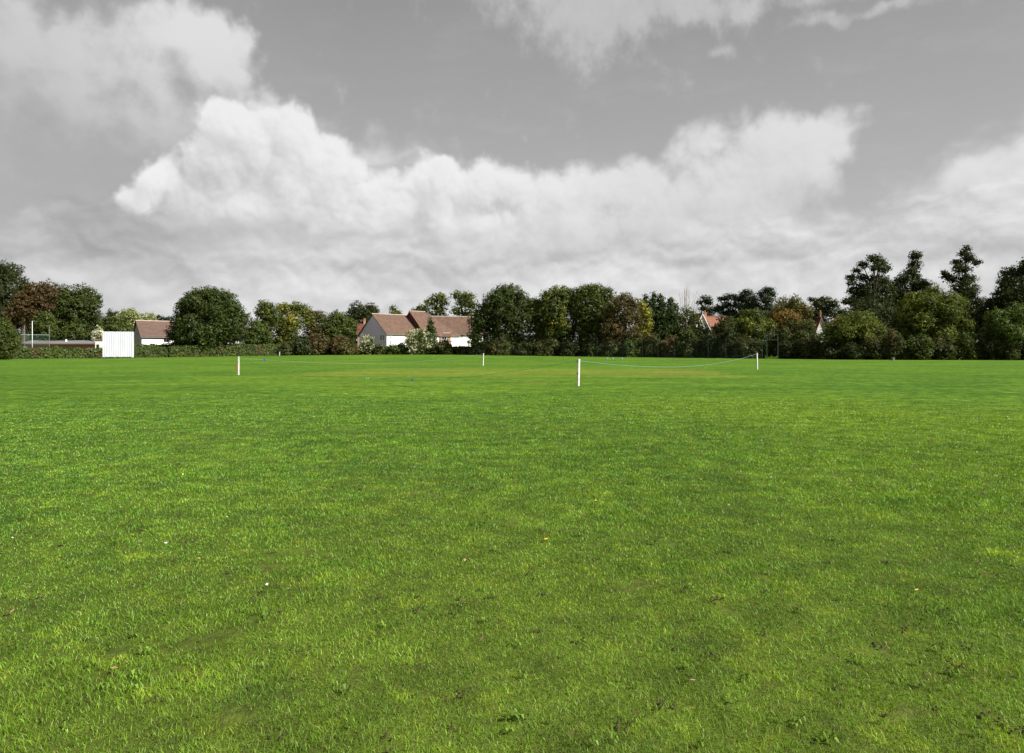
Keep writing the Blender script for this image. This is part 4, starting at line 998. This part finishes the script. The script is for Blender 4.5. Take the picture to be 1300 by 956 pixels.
    for x in (-W/2+.3,W/2-.3):
        m=MB(); m.tube([(x,.12,zt-.9),(x,1.0,.2)],.035,6); m.box(x-.04,x+.04,-.35,1.1,zb-.16,zb-.08); m.build('stay',bpy.data.materials['screen_frame'],r)
        for y in (-.28,1.0):
            m=MB(); m.tube([(x-.05,y,.13),(x+.05,y,.13)],.13,12); m.build('wheel',plain('wheel_rubber',(.03,.03,.03),.8),r)
    # white flagpole
    D=126; x=(41-650)/F*D
    r=tag(empty('flagpole',(x,D,0)),'bare white flagpole standing in front of the pavilion','flagpole')
    m=MB(); zt=CZ+(HZ-408)/F*D; m.tube([(0,0,-.1),(0,0,zt)],[.075,.05],10); m.build('pole',wm,r,True)
    m=MB(); m.tube([(0,0,zt),(0,0,zt+.05),(0,0,zt+.10)],[.04,.07,.02],10); m.build('finial',wm,r,True)
    # small marker post at the hedge end
    D=150; x=(355-650)/F*D; z=float(gh(np.array(x),np.array(D*1.)))
    m=MB(); m.cbox(x-.07,x+.07,D-.07,D+.07,z-.05,z+.85,.01); tag(m.build('short_post',plain('pale_blue_paint',(.5,.58,.65),.6),None),'short pale post at the right end of the clipped hedge','post')
    # mesh fence on the right
    fm=plain('green_fence_steel',(.035,.06,.05),.5)
    P0=np.array([(758-650)/F*136,136.]); P1=np.array([(968-650)/F*119,119.])
    r=tag(empty('mesh_fence',(P0[0],P0[1],0),math.atan2(P1[1]-P0[1],P1[0]-P0[0])),'tall thin green mesh fence on posts in front of the trees, left of the gateway','fence')
    Lf=float(np.linalg.norm(P1-P0)); hf=3.6; np_=int(Lf/3)
    for i in range(np_+1):
        xx=i*Lf/np_; m=MB(); gz=float(gh(np.array(P0[0]+(P1-P0)[0]*i/np_),np.array(P0[1]+(P1-P0)[1]*i/np_))); m.cbox(xx-.035,xx+.035,-.035,.035,gz-.05,gz+hf,.008); m.build('post',fm,r)
    m=MB()
    for i in range(int(Lf/.2)): m.tube([(i*.2+.05,.06,.08),(i*.2+.05,.06,hf-.05)],.005,3,False)
    for i in range(int(hf/.2)): m.tube([(0,.06,.1+i*.2),(Lf,.06,.1+i*.2)],.005,3,False)
    m.build('wire_mesh',fm,r)
    # gateway
    D=119; x0=(973.5-650)/F*D; x1=(987.5-650)/F*D; h=CZ+(HZ-424)/F*D
    r=tag(empty('gateway',((x0+x1)/2,D,0)),'narrow tall dark steel gateway frame in the right-hand hedge','gateway')
    w=(x1-x0)/2
    for s in (-1,1):
        m=MB(); m.cbox(s*w-.045,s*w+.045,-.045,.045,-.05,h,.008); m.build('gatepost',fm,r)
    m=MB(); m.box(-w+.046,w-.046,-.04,.04,h-.09,h-.005); m.build('lintel',fm,r)
    m=MB(); m.box(-w+.046,w-.046,-.03,.03,h-1.05,h-.98); m.build('cross_rail',fm,r)
    # pale track seen through the gateway
    pm=plain('gravel',(.48,.45,.38),.95,.2,2.0,.4,.1)
    m=MB(); m.add([(40.5,120.5,.012),(43.4,120.5,.012),(52,150,.012),(47.4,150,.012)],[(0,1,2,3)]); tag(m.build('path',pm,None),kind='structure')
    # bollard-like box at the foot of the trees
    D=104; x=(1133.5-650)/F*D
    r=tag(empty('utility_box',(x,D,0),R(20)),'small pale grey box on the grass below the golden green tree','box')
    m=MB(); m.cbox(-.24,.24,-.18,.18,-.03,.38,.03); m.build('cabinet',plain('pale_grey_plastic',(.085,.095,.11),.8),r)
    m=MB(); m.cbox(-.26,.26,-.20,.20,.3805,.43,.03); m.build('lid',bpy.data.materials['pale_grey_plastic'],r)

# ------------------------------------------------------------------ weeds, fallen leaves, worm casts
def ground_plants():
    rs=np.random.RandomState(21); A=[];
    def leafquad(p,ang,ln,wd,up):
        d=np.array([math.cos(ang),math.sin(ang),0]); s=np.array([-d[1],d[0],0])
        a=p+d*ln*.15; b=p+d*ln*.6+np.array([0,0,up]); c=p+d*ln+np.array([0,0,up*.45])
        return [[a-s*wd*.2,a+s*wd*.2,b+s*wd,b-s*wd],[b-s*wd,b+s*wd,c+s*wd*.35,c-s*wd*.35]]
    spots=[]
    for (px,py,n,sp) in [(150,818,9,.30),(195,850,9,.25),(150,700,7,.4),(590,800,5,.2),(1100,700,8,.3),(1010,600,6,.5),(560,740,6,.4),(640,700,6,.3),(1200,770,7,.3),(330,590,6,.8),(800,690,8,.35),(820,660,6,.3),(1190,850,7,.2),(720,720,6,.3),(250,660,6,.3),(950,655,5,.3),(480,650,6,.4),(1240,905,8,.2),(90,900,8,.2),(700,910,8,.2),(420,930,6,.2),(960,920,7,.2)]:
        D=CZ*F/(py-HZ)
        for _ in range(n): spots.append(((px-650)/F*D+rs.randn()*sp,D+rs.randn()*sp))
    for _ in range(420):
        r=2.4+rs.rand()*13; a=(rs.rand()*2-1)*.75; spots.append((r*math.sin(a),r*math.cos(a)))
    for x,y in spots:
        k=rs.randint(5,9); L=.012+.030*rs.rand()**1.8; a0=rs.rand()*6
        for i in range(k):
            A+=leafquad(np.array([x,y,.012]),a0+i*2*PI/k+rs.randn()*.25,L*(.7+.5*rs.rand()),L*.17*(.8+.5*rs.rand()),.010+.022*rs.rand())
    V=np.array(A); me=quads_mesh('ground_weeds',V,4,rs.rand(len(V)))
    tag(link('ground_weeds',me,leaf_mat('weed',(.13,.22,.025),(.08,.15,.02))),'low broad leaved weeds and clover scattered in the near grass','weeds',kind='stuff')
    # fallen leaves / petals: tan, yellow and whitish specks
    A=[]
    for _ in range(170):
        r=2.5+rs.rand()**.8*22; a=(rs.rand()*2-1)*.75; p=np.array([r*math.sin(a),r*math.cos(a),.030+.012*rs.rand()]); s=.010+.012*rs.rand(); w=rs.rand()*6
        d=np.array([math.cos(w),math.sin(w),.3*rs.randn()])*s; e=np.array([-math.sin(w),math.cos(w),.3*rs.randn()])*s*.6
        A.append([p+d,p+e,p-d,p-e])
    V=np.array(A); me=quads_mesh('fallen_leaves',V,4,rs.rand(len(V)))
    m,t,o=new_mat('fallen_leaf'); rnd=t.new('ShaderNodeAttribute',attribute_name='rnd').outputs['Fac']
    c=t.mix(t.mapr(rnd,.3,.35,0,1),(.55,.40,.05,1),(.30,.20,.10,1)); c=t.mix(t.mapr(rnd,.7,.75,0,1),c,(.55,.56,.50,1))
    b=t.new('ShaderNodeBsdfPrincipled'); t.set(b.inputs['Base Color'],c); b.inputs['Roughness'].default_value=.7; t.l.new(b.outputs[0],o.inputs[0])
    tag(link('fallen_leaves',me,m),'tiny tan, yellow and whitish fallen leaves lying on the grass','leaves',kind='stuff')
    # worm casts and crumbs of soil
    mb=MB()
    for _ in range(420):
        r=2.3+rs.rand()**.8*13; a=(rs.rand()*2-1)*.75; x,y=r*math.sin(a),r*math.cos(a)
        for _ in range(rs.randint(3,9)):
            s=.004+.008*rs.rand(); px,py=x+rs.randn()*.025,y+rs.randn()*.025; z=.004+.014*rs.rand()
            q=[(px+math.cos(k*PI*2/5)*s*(.7+.5*rs.rand()),py+math.sin(k*PI*2/5)*s*(.7+.5*rs.rand()),z) for k in range(5)]
            mb.add(q+[(px,py,z+s*.9),(px,py,z-s*.5)],[(k,(k+1)%5,5) for k in range(5)]+[((k+1)%5,k,6) for k in range(5)])
    tag(mb.build('soil_crumbs',plain('soil',(.055,.042,.020),.95,.3,40),None),'small brown worm casts and crumbs of soil in the near grass','soil',kind='stuff')

if exec_rest:
    trees(); shrubs(); hedges(); buildings(); furniture()
    if ONLY!='trees': ground_plants()
    print('leaves',NL[0])
